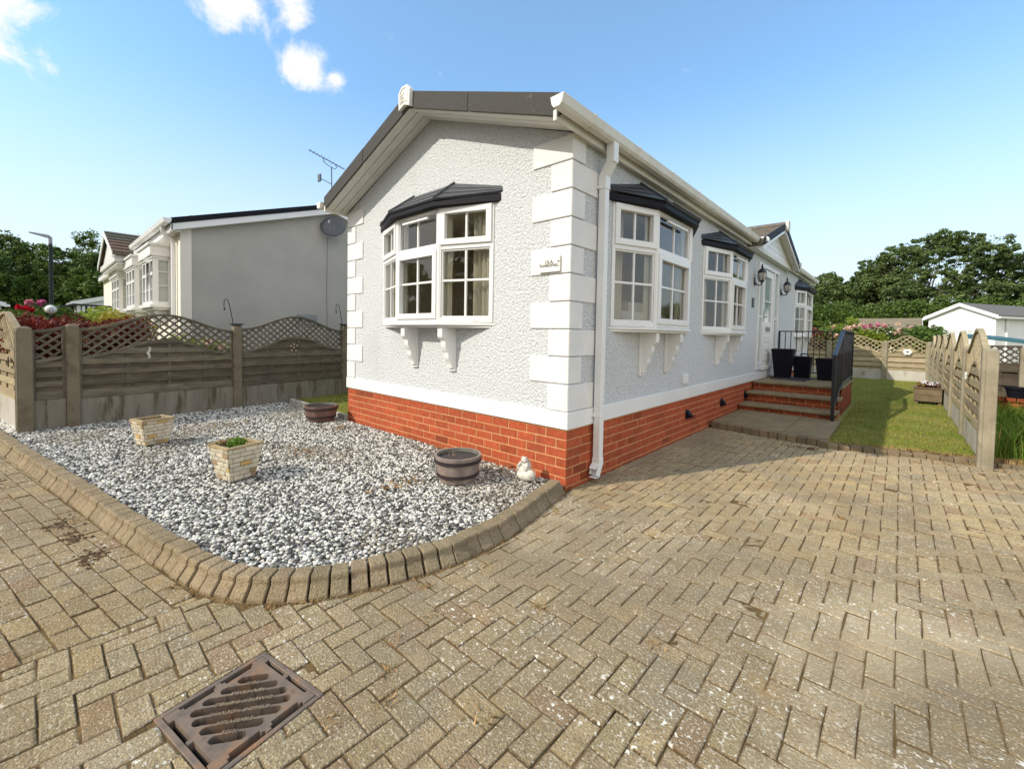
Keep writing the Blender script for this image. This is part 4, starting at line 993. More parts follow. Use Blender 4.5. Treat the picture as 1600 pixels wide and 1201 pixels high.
m = MB(); m.fbox(F, 6.86, 7.17, 0.012, 0.03, 1.45, 1.53); m.fbox(F, 6.88, 7.15, 0.03, 0.036, 1.46, 1.505); m.build('letterbox', 'aluminium', dr, bevel=0.004)
m = MB(); m.fbox(F, 6.60, 6.64, 0.012, 0.03, 1.62, 1.86); m.tube([(0.03, 6.62, 1.72), (0.06, 6.62, 1.72), (0.06, 6.72, 1.72)], 0.009, 6); m.build('handle', 'aluminium', dr)

# porch gable over the door
GA, GB, GM, GZ, GX = 5.50, 8.72, 7.11, 3.44, 0.23
gsl = (GZ - 2.90) / (GM - GA)
zg_ = lambda y: GZ - gsl * abs(y - GM)
pg = bpy.data.objects.new('porch_gable', None); COL.objects.link(pg); pg.parent = home; pg.location = Vector((0, GM, 2.9)) - Vector(home.location)
m = MB()
k = 0
z = 2.93
while z < GZ - 0.03:      # shiplap
    zz = min(z + 0.11, GZ - 0.02); a = GM - (GZ - z) / gsl + 0.02; b = GM + (GZ - z) / gsl - 0.02
    a2 = GM - (GZ - zz) / gsl + 0.02; b2 = GM + (GZ - zz) / gsl - 0.02
    m.add([(0.104, a, z), (0.104, b, z), (0.101, b2, zz), (0.101, a2, zz)], [(0, 1, 2, 3)]); z = zz
m.build('gable_cladding', 'white', pg)
m = MB(); m.box(0.0, 0.115, GA - 0.1, GB + 0.1, 2.86, 2.935); m.build('gable_fascia', 'cream_trim', pg, bevel=0.003)
m = MB(); tl = MB(); vd = MB(); wt = MB()
for sgn in (1, -1):
    ye = GM + sgn * (GM - GA + 0.12)
    m.hexa([(-1.7, GM, zg_(GM)), (GX, GM, zg_(GM)), (GX, ye, zg_(ye)), (-1.7, ye, zg_(ye)), (-1.7, GM, zg_(GM) + .02), (GX, GM, zg_(GM) + .02), (GX, ye, zg_(ye) + .02), (-1.7, ye, zg_(ye) + .02)])
    rows = 7
    for r in range(rows):
        ya = GM + (ye - GM) * r / rows; yb = GM + (ye - GM) * (r + 1.08) / rows
        tl.hexa([(-1.75, ya, zg_(ya) + .03), (GX + 0.01, ya, zg_(ya) + .03), (GX + .01, yb, zg_(yb) + .03), (-1.75, yb, zg_(yb) + .03), (-1.75, ya, zg_(ya) + .115), (GX + .01, ya, zg_(ya) + .115), (GX + .01, yb, zg_(yb) + .15), (-1.75, yb, zg_(yb) + .15)], 0, rt(0.85, 1.15))
    vd.hexa([(GX + 0.012, GM, zg_(GM) + .03), (GX + .03, GM, zg_(GM) + .03), (GX + .03, ye, zg_(ye) + .03), (GX + .012, ye, zg_(ye) + .03), (GX + 0.012, GM, zg_(GM) + .16), (GX + .03, GM, zg_(GM) + .16), (GX + .03, ye, zg_(ye) + .16), (GX + .012, ye, zg_(ye) + .16)])
    wt.hexa([(GX + 0.0, GM, zg_(GM) - .02), (GX + .022, GM, zg_(GM) - .02), (GX + .022, ye, zg_(ye) - .02), (GX + .0, ye, zg_(ye) - .02), (GX + 0.0, GM, zg_(GM) + .028), (GX + .022, GM, zg_(GM) + .028), (GX + .022, ye, zg_(ye) + .028), (GX + .0, ye, zg_(ye) + .028)])
tl.tube([(-1.8, GM, GZ + 0.13), (GX + .02, GM, GZ + 0.13)], 0.06, 8)
m.build('gable_soffit', 'cream_trim', pg); tl.build('gable_tiles', 'roof_tile', pg); vd.build('gable_verge', 'canopy_dark', pg); wt.build('gable_trim', 'white', pg)
ridge_box('gable_end_cap', (GX + 0.03, GM, GZ + 0.02), (0, 1, 0), (1, 0, 0), pg, 0.72, 'cream_trim')
for yy in (5.50, 8.74):
    m = MB(); m.box(0.10, 0.30, yy - 0.05, yy + 0.05, 2.95, 3.03); m.box(0.12, 0.28, yy - 0.035, yy + 0.035, 3.03, 3.045); m.build('gutter_stop_end', 'white', pg, bevel=0.008)

# small things on the side wall
m = MB(); m.box(0.0, 0.03, 2.50, 2.66, 0.71, 0.83); m.box(0.03, 0.036, 2.515, 2.645, 0.725, 0.815); m.build('vent_cover', 'white', home, bevel=0.004)
for y in (2.72, 4.17, 5.52):
    m = MB(); z = 0.29
    m.prism([(0.0, y - 0.048, z + 0.052), (0.06, y - 0.048, z - 0.005), (0.06, y - 0.048, z - 0.03), (0.0, y - 0.048, z - 0.052)], (0, 0.012, 0))
    m.prism([(0.0, y + 0.042, z + 0.052), (0.06, y + 0.042, z - 0.005), (0.06, y + 0.042, z - 0.03), (0.0, y + 0.042, z - 0.052)], (0, 0.012, 0))
    m.hexa([(0.0, y - .042, z + .06), (0.056, y - .042, z - .01), (0.056, y + .042, z - .01), (0, y + .042, z + .06), (0.0, y - .042, z + .07), (0.06, y - .042, z), (0.06, y + .042, z), (0, y + .042, z + .07)])
    m.box(0.0, 0.008, y - .052, y + .052, z - .052, z + .052)
    m.build('brick_vent', 'black_plastic', home)

# sofa seen through the side bay
sf_ = thing('sofa', (-0.7, 1.65, 0.66), 'beige sofa standing inside the side bay window', 'sofa')
m = MB(); m.box(-1.1, -0.35, 0.75, 2.6, 0.70, 1.10); m.build('seat', 'sofa', sf_, bevel=0.04, seg=2)
m = MB(); m.box(-0.42, -0.2, 0.75, 2.6, 0.70, 1.58); m.build('backrest', 'sofa', sf_, bevel=0.06, seg=2)
for y in (0.72, 1.75):
    m = MB(); m.box(-0.56, -0.38, y + 0.04, y + 0.86, 1.12, 1.72); m.build('cushion', 'sofa', sf_, bevel=0.07, seg=2)

# ---------------------------------------------------------------- name plaque, number, lanterns
pq = thing('name_plaque', (-0.192, -0.02, 1.885), 'small white name plaque with black lettering on the front corner quoin', 'plaque')
m = MB(); m.box(-0.302, -0.082, -0.032, -0.0175, 1.822, 1.955); m.build('plate', 'plaque', pq, bevel=0.003)
text_mesh('lettering', 'OLA,', 0.042, 'letter', (-0.19, -0.0335, 1.905), (1, 0, 0), (0, 0, 1), pq, 0.001)
text_mesh('lettering', 'TAMERS/FARL,', 0.033, 'letter', (-0.192, -0.0335, 1.875), (1, 0, 0), (0, 0, 1), pq, 0.001)
m = MB(); m.ball((-0.286, -0.034, 1.888), (0.008, 0.003, 0.005), 8, 6); m.ball((-0.095, -0.034, 1.905), (0.010, 0.003, 0.006), 8, 6); m.build('flourish', 'letter', pq)
nq = thing('house_number', (0.0, 5.84, 1.945), 'small dark square number plate beside the front door', 'house number')
m = MB(); m.box(0.0, 0.014, 5.77, 5.91, 1.865, 2.03); m.build('plate', 'plate', nq, bevel=0.003)
text_mesh('digit', '2', 0.15, 'pale_letter', (0.0145, 5.845, 1.945), (0, 1, 0), (0, 0, 1), nq, 0.002)

def lantern():
    t = thing('wall_lantern', (0, 0, 0), 'black coach lantern on the wall left of the front door', 'lantern', 'coach lanterns beside the front door')
    m = MB()
    m.prism([(0, -0.045, -0.13), (0, 0.045, -0.13), (0, 0.055, 0.0), (0, 0.03, 0.06), (0, -0.03, 0.06), (0, -0.055, 0.0)], (0.022, 0, 0))
    m.tube([(0.02, 0, -0.05), (0.06, 0, -0.115), (0.115, 0, -0.13), (0.16, 0, -0.10), (0.16, 0, -0.05)], [0.02, 0.016, 0.014, 0.016, 0.024], 8)
    m.build('bracket', 'black_metal', t, bevel=0.004)
    m = MB(); c = (0.16, 0, 0)
    m.lathe([(0.02, -0.06), (0.045, -0.045), (0.06, -0.03), (0.055, -0.02)], 12, c)
    m.lathe([(0.103, 0.165), (0.10, 0.178), (0.075, 0.225), (0.045, 0.262), (0.02, 0.275), (0.018, 0.30), (0.028, 0.315), (0.012, 0.33), (0.02, 0.35), (0.008, 0.372), (0.001, 0.40)], 12, c)
    for k in range(6):
        a = k * math.pi / 3
        m.tube([(0.16 + r * math.cos(a), r * math.sin(a), z) for r, z in ((0.055, -0.03), (0.085, 0.03), (0.097, 0.10), (0.09, 0.17))], 0.006, 5)
    m.build('cage', 'black_metal', t, smooth=True)
    m = MB(); m.lathe([(0.045, -0.025), (0.075, 0.03), (0.086, 0.10), (0.08, 0.165)], 12, c); m.build('lamp_glass', 'lamp_glass', t, smooth=True)
    return t
ln = lantern(); ln.scale = (0.76, 0.76, 0.76); ln.location = (0.0, 5.90, 2.36)
dup(ln, (0.0, 8.22, 2.36), 0, 'black coach lantern on the wall right of the front door')

# ---------------------------------------------------------------- entrance steps, slab, railing, pots
st = thing('entrance_steps', (0.7, 6.5, 0.0), 'brick entrance steps with stone treads and landing at the front door', 'steps')
def bricks_box(m, x0, x1, y0, y1, z0, rows, hh=0.0655):
    m.box(x0 + .004, x1 - .004, y0 + .004, y1 - .004, 0.0, z0 + rows * hh, 1)
    for r in range(rows):
        za = z0 + r * hh + 0.004; zb = za + hh - 0.009
        for (L, Ff) in ((x1 - x0, lambda a, b, c: (x0 + a, y0 + b, c)), (y1 - y0, lambda a, b, c: (x1 - b, y0 + a, c))):
            s = 0.0 if r % 2 == 0 else -0.11
            while s < L:
                a, b = max(s, 0) + (0.005 if s > 0 else 0), min(s + 0.22, L) - 0.005
                if b - a > 0.02: m.fbox(Ff, a, b, 0, 0.02, za, zb, 0, rt(0.6, 0.95))
                s += 0.22
FR = (5.06, 5.50, 5.97); TT = (0.19, 0.355, 0.512)
m = MB()
bricks_box(m, 0.02, 1.33, FR[0] + .03, FR[1] + 0.1, 0.085, 1, 0.066)
bricks_box(m, 0.02, 1.33, FR[1] + .03, FR[2] + 0.1, 0.085, 3, 0.076)
bricks_box(m, 0.02, 1.33, FR[2] + .03, 8.02, 0.03, 6, 0.0725)
m.build('brickwork', ['brick', 'mortar'], st)
for i in range(3):
    m = MB(); y1 = (FR[1] + .03, FR[2] + .03, 8.03)[i]
    xs = (0.02, 0.62, 1.36) if i < 2 else (0.02, 0.72, 1.36)
    ysp = [FR[i] - 0.012, y1] if i < 2 else [FR[i] - 0.012, 6.66, 7.35, y1]
    for a, b in zip(xs, xs[1:]):
        for c, d in zip(ysp, ysp[1:]): m.box(a + .002, b - .002, c + .002, d - .002, TT[i] - 0.04, TT[i])
    m.build('tread' if i < 2 else 'landing', 'slab', st, bevel=0.008)
m = MB()
for a, b in ((0.03, 0.47), (0.475, 0.93), (0.935, 1.41)): m.hexa([(a, 3.70 - .13 * a, 0.0), (b, 3.70 - .13 * b, 0.0), (b, 5.10, 0.0), (a, 5.10, 0.0), (a, 3.70 - .13 * a, 0.09), (b, 3.70 - .13 * b, 0.09), (b, 5.10, 0.092), (a, 5.10, 0.092)])
struct(m.build('path', 'slab', bevel=0.006))

rl = thing('railing', (1.33, 6.5, 0.0), 'black metal railing around the entrance landing', 'railing')
XR = 1.315
m = MB(); m.box(XR - .022, XR + .022, 4.93, 4.975, 0.05, 1.06); m.box(XR - .022, XR + .022, 8.0, 8.045, 0.40, 1.47); m.box(XR - .018, XR + .018, 6.03, 6.066, 0.45, 1.44); m.box(0.03, 0.065, 8.0, 8.04, 0.51, 1.47)
m.build('post', 'black_metal', rl, bevel=0.003)
m = MB()
m.hexa([(XR - .028, 4.92, 1.045), (XR + .028, 4.92, 1.045), (XR + .028, 6.06, 1.43), (XR - .028, 6.06, 1.43), (XR - .028, 4.92, 1.07), (XR + .028, 4.92, 1.07), (XR + .028, 6.06, 1.455), (XR - .028, 6.06, 1.455)])
m.box(XR - .028, XR + .028, 6.06, 8.045, 1.445, 1.47); m.box(XR - .014, XR + .014, 6.05, 8.0, 0.56, 0.585)
m.hexa([(XR - .012, 4.95, 0.22), (XR + .012, 4.95, 0.22), (XR + .012, 6.05, 0.56), (XR - .012, 6.05, 0.56), (XR - .012, 4.95, 0.245), (XR + .012, 4.95, 0.245), (XR + .012, 6.05, 0.585), (XR - .012, 6.05, 0.585)])
m.box(0.03, XR, 8.01, 8.035, 1.452, 1.475); m.box(0.03, XR, 8.01, 8.03, 0.58, 0.6)
m.build('handrail', 'black_metal', rl, bevel=0.003)
for i in range(28):
    y = 5.02 + i * 0.107
    zt = 1.06 + (y - 4.95) * 0.337 if y < 6.05 else 1.45; zb = 0.235 + (y - 4.95) * 0.309 if y < 6.05 else 0.57
    m = MB(); m.box(XR - .008, XR + .008, y - .008, y + .008, zb, zt); m.build('baluster', 'black_metal', rl)
for i in range(11):
    x = 0.16 + i * 0.104
    m = MB(); m.box(x - .007, x + .007, 8.015, 8.029, 0.59, 1.46); m.build('baluster', 'black_metal', rl)

dm = MB(); dm.hexa([(0.14, 6.75, 0.513), (0.72, 6.62, 0.513), (0.78, 7.25, 0.513), (0.2, 7.40, 0.513), (0.14, 6.75, 0.526), (0.72, 6.62, 0.526), (0.78, 7.25, 0.526), (0.2, 7.40, 0.526)])
tag(dm.build('doormat', 'mat_rubber'), 'flat dark doormat lying on the landing before the door', 'doormat')
def pot(name, x, y, z, wb, wt_, h, label, cat, rim=0.03, kind='square'):
    t = thing(name, (x, y, z), label, cat)
    m = MB()
    def ring(w0, z0): return [(x - w0, y - w0, z0), (x + w0, y - w0, z0), (x + w0, y + w0, z0), (x - w0, y + w0, z0)]
    m.hexa(ring(wb, z) + ring(wt_, z + h - 0.05)); m.hexa(ring(wt_ + 0.008, z + h - rim - .02) + ring(wt_ + 0.008, z + h - .02))
    m.build('body', 'black_plastic', t, bevel=0.01, seg=2)
    m = MB(); m.hexa(ring(wt_ - 0.02, z + h - .021) + ring(wt_ - 0.02, z + h - 0.012)); m.build('soil', 'soil', t)
    return t
pot('flared_planter', 0.285, 7.15, 0.513, 0.125, 0.18, 0.60, 'tall flared black planter beside the front door', 'planter')
pot('square_planter', 0.56, 7.55, 0.513, 0.125, 0.155, 0.45, 'black square planter in the middle of the landing', 'planter')
pot('wide_planter', 1.02, 7.35, 0.513, 0.165, 0.20, 0.44, 'wide black planter next to the side railing', 'planter')
# wheel-like handle and grey cloth on the pots' rims are left as small stones
dd = MB(); dd.tube([(0.52, 7.5, 0.97), (0.54, 7.5, 1.0), (0.58, 7.5, 1.005), (0.64, 7.5, 1.0), (0.66, 7.5, 0.95)], 0.012, 6); tag(dd.build('watering_hose', 'black_plastic'), 'short curl of dark hose on the middle planter', 'hose')

# ---------------------------------------------------------------- drain gully
dg = thing('drain_grate', (DC[0], DC[1], 0), 'rusty cast iron drain grate set in the block paving', 'drain')
DF = lambda a, b, z: (DC[0] + a * TD[0] - b * TD[1], DC[1] + a * TD[1] + b * TD[0], z)
m = MB()
for (a0, a1, b0, b1) in ((-.19, .19, -.183, -.165), (-.19, .19, .165, .183), (-.19, -.172, -.165, .165), (.172, .19, -.165, .165)): m.fbox(DF, a0, a1, b0, b1, -0.05, 0.0012)
m.build('frame', 'iron', dg, bevel=0.002)
m = MB(); m.fbox(DF, -.185, .185, -.178, .178, -0.057, -0.052); m.build('pit', 'pit', dg)
# grate plate with slots: 2d field sampled cells
ga, gb, nx = 0.158, 0.150, 132
ux = np.linspace(-0.170, 0.170, nx); uy = np.linspace(-0.163, 0.163, nx)
AX, BY = np.meshgrid(ux, uy, indexing='ij')
c45 = math.sqrt(.5)
SX = (AX + BY) * c45; SY = (-AX + BY) * c45      # slot coords: along / across
solid = np.ones_like(AX, bool)
edge = np.minimum(ga - np.abs(AX) * 1.0, gb - np.abs(BY) * 1.0)
# rim gaps along all four sides, bridged at corners and middles
rim = (edge < 0.0) & (np.minimum(0.170 - np.abs(AX), 0.163 - np.abs(BY)) > 0.002)
bridge = ((np.abs(AX) > 0.128) & (np.abs(BY) > 0.120)) | (np.abs(AX) < 0.010) | (np.abs(BY) < 0.010)
solid &= ~(rim & ~bridge)
solid &= ~((edge < 0.012) & (edge > 0) & (np.abs(np.abs(AX) - 0.158) < 0.012) & (np.abs(BY) > 0.02) & (np.abs(BY) < 0.11))
pit_ = 0.040
half = 0.0135
for k in range(-4, 5):
    c = k * pit_
    lim = (0.128 + 0.121) * c45 * 1.0 - abs(c) * 1.0 - 0.004
    lim = min(lim, 0.152)
    if lim < 0.02: continue
    dx = np.maximum(np.abs(SX) - (lim - half), 0); d = np.hypot(dx, SY - c)
    solid &= ~(d < half)
# text bands sit between slots
vs = []; fs = []
def grid_faces(z, flip=False):
    pass
idx = -np.ones((nx, nx), int)
V = []; Fc = []
def vid(i, j):
    if idx[i, j] < 0: idx[i, j] = len(V); V.append(DF(ux[i], uy[j], 0.002))
    return idx[i, j]
cellsolid = solid[:-1, :-1] & solid[1:, :-1] & solid[:-1, 1:] & solid[1:, 1:]
for i in range(nx - 1):
    for j in range(nx - 1):
        if cellsolid[i, j]: Fc.append((vid(i, j), vid(i + 1, j), vid(i + 1, j + 1), vid(i, j + 1)))
mg = MB(); mg.add(V, Fc)
gro = mg.build('grate', 'iron', dg)
sm_ = gro.modifiers.new('smooth', 'SMOOTH'); sm_.factor = 0.5; sm_.iterations = 4; sm_.use_z = False
so_ = gro.modifiers.new('solid', 'SOLIDIFY'); so_.thickness = 0.03; so_.offset = -1
def gtxt(s, k, rot=False, size=0.0175):
    a0, b0 = 0.0, k * pit_
    a = a0 * c45 - b0 * c45; b = a0 * c45 + b0 * c45
    P = DF(a, b, 0.0028)
    xd = Vector(DF(c45, c45, 0)) - Vector(DF(0, 0, 0)); yd = Vector(DF(-c45, c45, 0)) - Vector(DF(0, 0, 0))
    if rot: xd, yd = -xd, -yd
    text_mesh('lettering', s, size, 'iron_letter', P, xd, yd, dg, 0.0016)
gtxt('CHARLTON  SHEFFIELD', -0.5); gtxt('CHARLTON  SHEFFIELD', 0.5, True)
gtxt('REPLACEABLE', -1.5); gtxt('REPLACEABLE', 1.5, True)
gtxt('TC101', -2.5); gtxt('TC101', 2.5, True)

# ---------------------------------------------------------------- planters on the gravel
def barrel(name, x, y, r0, r1, h, mt, label, plants=True):
    t = thing(name, (x, y, 0.075), label, 'barrel planter', 'half barrel planters on the gravel')
    c = (x, y, 0.075)
    m = MB(); k = 36
    m.lathe([(r0 * .98, 0.0), (r0, 0.01), ((r0 + r1) / 2 + 0.008, h * .5), (r1, h - .012), (r1 + .002, h), (r1 - .016, h), (r1 - .02, h - .02), (r1 - .026, h * .55)], k, c)
    n = len(m.v); m.t = []
    cols = [rt(0.8, 1.15) for _ in range(k)]
    for i in range(n): m.t.append(cols[(i % k) // 2 * 2 % k])
    m.m = [1 if (f[0] // k) >= 5 else 0 for f in m.f]
    m.build('staves', [mt, 'barrel_in'], t, smooth=True)
    for z in (0.27, 0.80):
        r = r0 + (r1 - r0) * z + 0.008
        m = MB(); m.lathe([(r - .004, h * z - .013), (r + .006, h * z - .012), (r + .0075, h * z + .012), (r - .002, h * z + .014)], k, c); m.build('hoop', 'band', t, smooth=True)
    m = MB(); rs = r1 - .025
    m.lathe([(rs, h * .56), (rs * .5, h * .59), (0.0005, h * .575)], 20, c); m.build('soil', 'soil', t)
    if plants:
        m = MB(); rr = random.Random(5)
        for i in range(9):
            a = rr.uniform(0, 6.28); q = rr.uniform(0, rs * .5); hx = x - 0.05 + q * math.cos(a); hy = y + q * math.sin(a)
            m.tube([(hx, hy, c[2] + h * .57), (hx + rr.uniform(-.02, .02), hy + rr.uniform(-.02, .02), c[2] + h * .57 + rr.uniform(.03, .11))], [0.004, 0.0015], 5)
        m.build('dead_stems', 'straw', t)
    return t
barrel('barrel_planter', -0.685, -0.585, 0.152, 0.192, 0.215, 'barrel', 'faded grey half barrel planter of soil nearest the house corner')
barrel('barrel_planter', -3.85, -0.32, 0.165, 0.215, 0.205, 'barrel_red', 'brown half barrel planter by the strip of lawn', False)

def stone_planter(name, x, y, rz, wb, wt_, db, dt, h, label, fern=False, z=0.075):
    t = thing(name, (x, y, z), label, 'planter', 'tapered stone planters on the gravel', rz)
    m = MB(); j = MB(); rows = 7
    # four battered walls made of split stone blocks
    def wallface(ax):
        # returns function (u in -1..1, f 0..1, out) -> local point
        def f(u, v, o):
            w_ = wb + (wt_ - wb) * v; d_ = db + (dt - db) * v
            if ax == 0: return (u * w_, -d_ - o, v * h)
            if ax == 1: return (w_ + o, u * d_, v * h)
            if ax == 2: return (-u * w_, d_ + o, v * h)
            return (-w_ - o, -u * d_, v * h)
        return f
    for ax in range(4):
        f = wallface(ax); L = (wb + wt_) if ax % 2 == 0 else (db + dt)
        j.hexa([f(-1, 0, -.02), f(1, 0, -.02), f(1, 0, -.003), f(-1, 0, -.003), f(-1, 1, -.02), f(1, 1, -.02), f(1, 1, -.003), f(-1, 1, -.003)])
        for r in range(rows):
            v0 = r / rows + 0.008; v1 = (r + 1) / rows - 0.008
            s = -1.0 if r % 2 else -1.0 - 0.5 * 0.115 / L * 2
            bl = 2 * 0.085 / L
            while s < 1:
                a, b = max(s, -1), min(s + bl, 1)
                if b - a > 0.05:
                    o = random.uniform(0.003, 0.010); ga_ = 0.012
                    q = random.random(); tt = rt(0.85, 1.1)
                    if q < 0.12: tt = (tt[0] * .62, tt[1] * .50, tt[2] * .36)
                    elif q < 0.2: tt = (tt[0] * .95, tt[1] * .72, tt[2] * .38)
                    m.hexa([f(a + ga_, v0, -.004), f(b - ga_, v0, -.004), f(b - ga_, v0, o), f(a + ga_, v0, o), f(a + ga_, v1, -.004), f(b - ga_, v1, -.004), f(b - ga_, v1, o), f(a + ga_, v1, o)], 0, tt)
                s += bl
    m.build('stone_face', 'stone_block', t, bevel=0.0035, local=True); j.build('wall', 'stone_joint', t, local=True)
    m = MB(); e = 0.006; q = 0.028
    for (x0, x1, y0, y1) in ((-wt_ - e, wt_ + e, -dt - e, -dt + q), (-wt_ - e, wt_ + e, dt - q, dt + e), (-wt_ - e, -wt_ + q, -dt + q, dt - q), (wt_ - q, wt_ + e, -dt + q, dt - q)):
        m.box(x0, x1, y0, y1, h - .012, h + .016)
    m.build('rim', 'planter_rim', t, bevel=0.005, local=True)
    m = MB(); m.box(-wt_ + .02, wt_ - .02, -dt + .02, dt - .02, h * .45, h * .62); m.build('soil', 'soil', t, local=True)
    if fern:
        V, Fq, tn = leaves(520, [(-0.01, 0.01, h * .86), (-0.05, 0.0, h * .95), (0.02, 0.02, h * 1.02)], [(0.06, 0.055, 0.06)] * 3, 0.013, 0.6, 0.1, seed=9)
        o = npmesh('fern', V, Fq, 'leaf', tn); o.parent = t
        V, Fq, tn = leaves(420, [(-wt_ + .03, -0.05, h + .02), (-wt_ + .02, 0.03, h + .015), (-wt_ - .005, -.06, h - 0.005), (-wt_ + .04, -dt + 0.03, h + .015)], [(0.03, 0.05, 0.02)] * 4, 0.010, 0.3, 0.1, seed=10)
        o = npmesh('dry_moss', V, Fq, 'straw', tn); o.parent = t
    return t
stone_planter('stone_planter', -2.02, -1.84, R_(14), 0.096, 0.142, 0.096, 0.142, 0.268, 'tapered stone block planter holding a small green fern', True)
stone_planter('stone_planter', -3.82, -2.12, R_(19), 0.074, 0.114, 0.102, 0.146, 0.255, 'tapered stone block planter without plants near the fence')

# ornament against the brickwork
og = thing('garden_ornament', (-0.275, -0.19, 0.07), 'white stone garden ornament with a mottled figure on top by the brickwork', 'ornament')
m = MB(); m.ball((-0.265, -0.20, 0.112), (0.09, 0.05, 0.045), 18, 12); m.ball((-0.212, -0.20, 0.132), (0.042, 0.04, 0.038), 12, 8); m.ball((-0.30, -0.19, 0.14), (0.05, 0.045, 0.045), 12, 8)
m.build('boulder', 'ornament', og, smooth=True)
m = MB(); m.ball((-0.290, -0.165, 0.185), (0.046, 0.042, 0.055), 12, 10); m.ball((-0.290, -0.185, 0.235), (0.034, 0.033, 0.027), 12, 8); m.ball((-0.306, -0.19, 0.258), 0.011, 8, 6); m.ball((-0.274, -0.19, 0.258), 0.011, 8, 6)
for sg in (-1, 1):
    m.ball((-0.290 + sg * 0.042, -0.19, 0.168), (0.02, 0.034, 0.028), 10, 6); m.tube([(-0.29 + sg * .03, -0.195, 0.215), (-0.29 + sg * .045, -0.215, 0.188), (-0.29 + sg * .035, -0.225, 0.16)], [0.012, 0.01, 0.012], 6)
m.build('figure', 'frog', og, smooth=True)

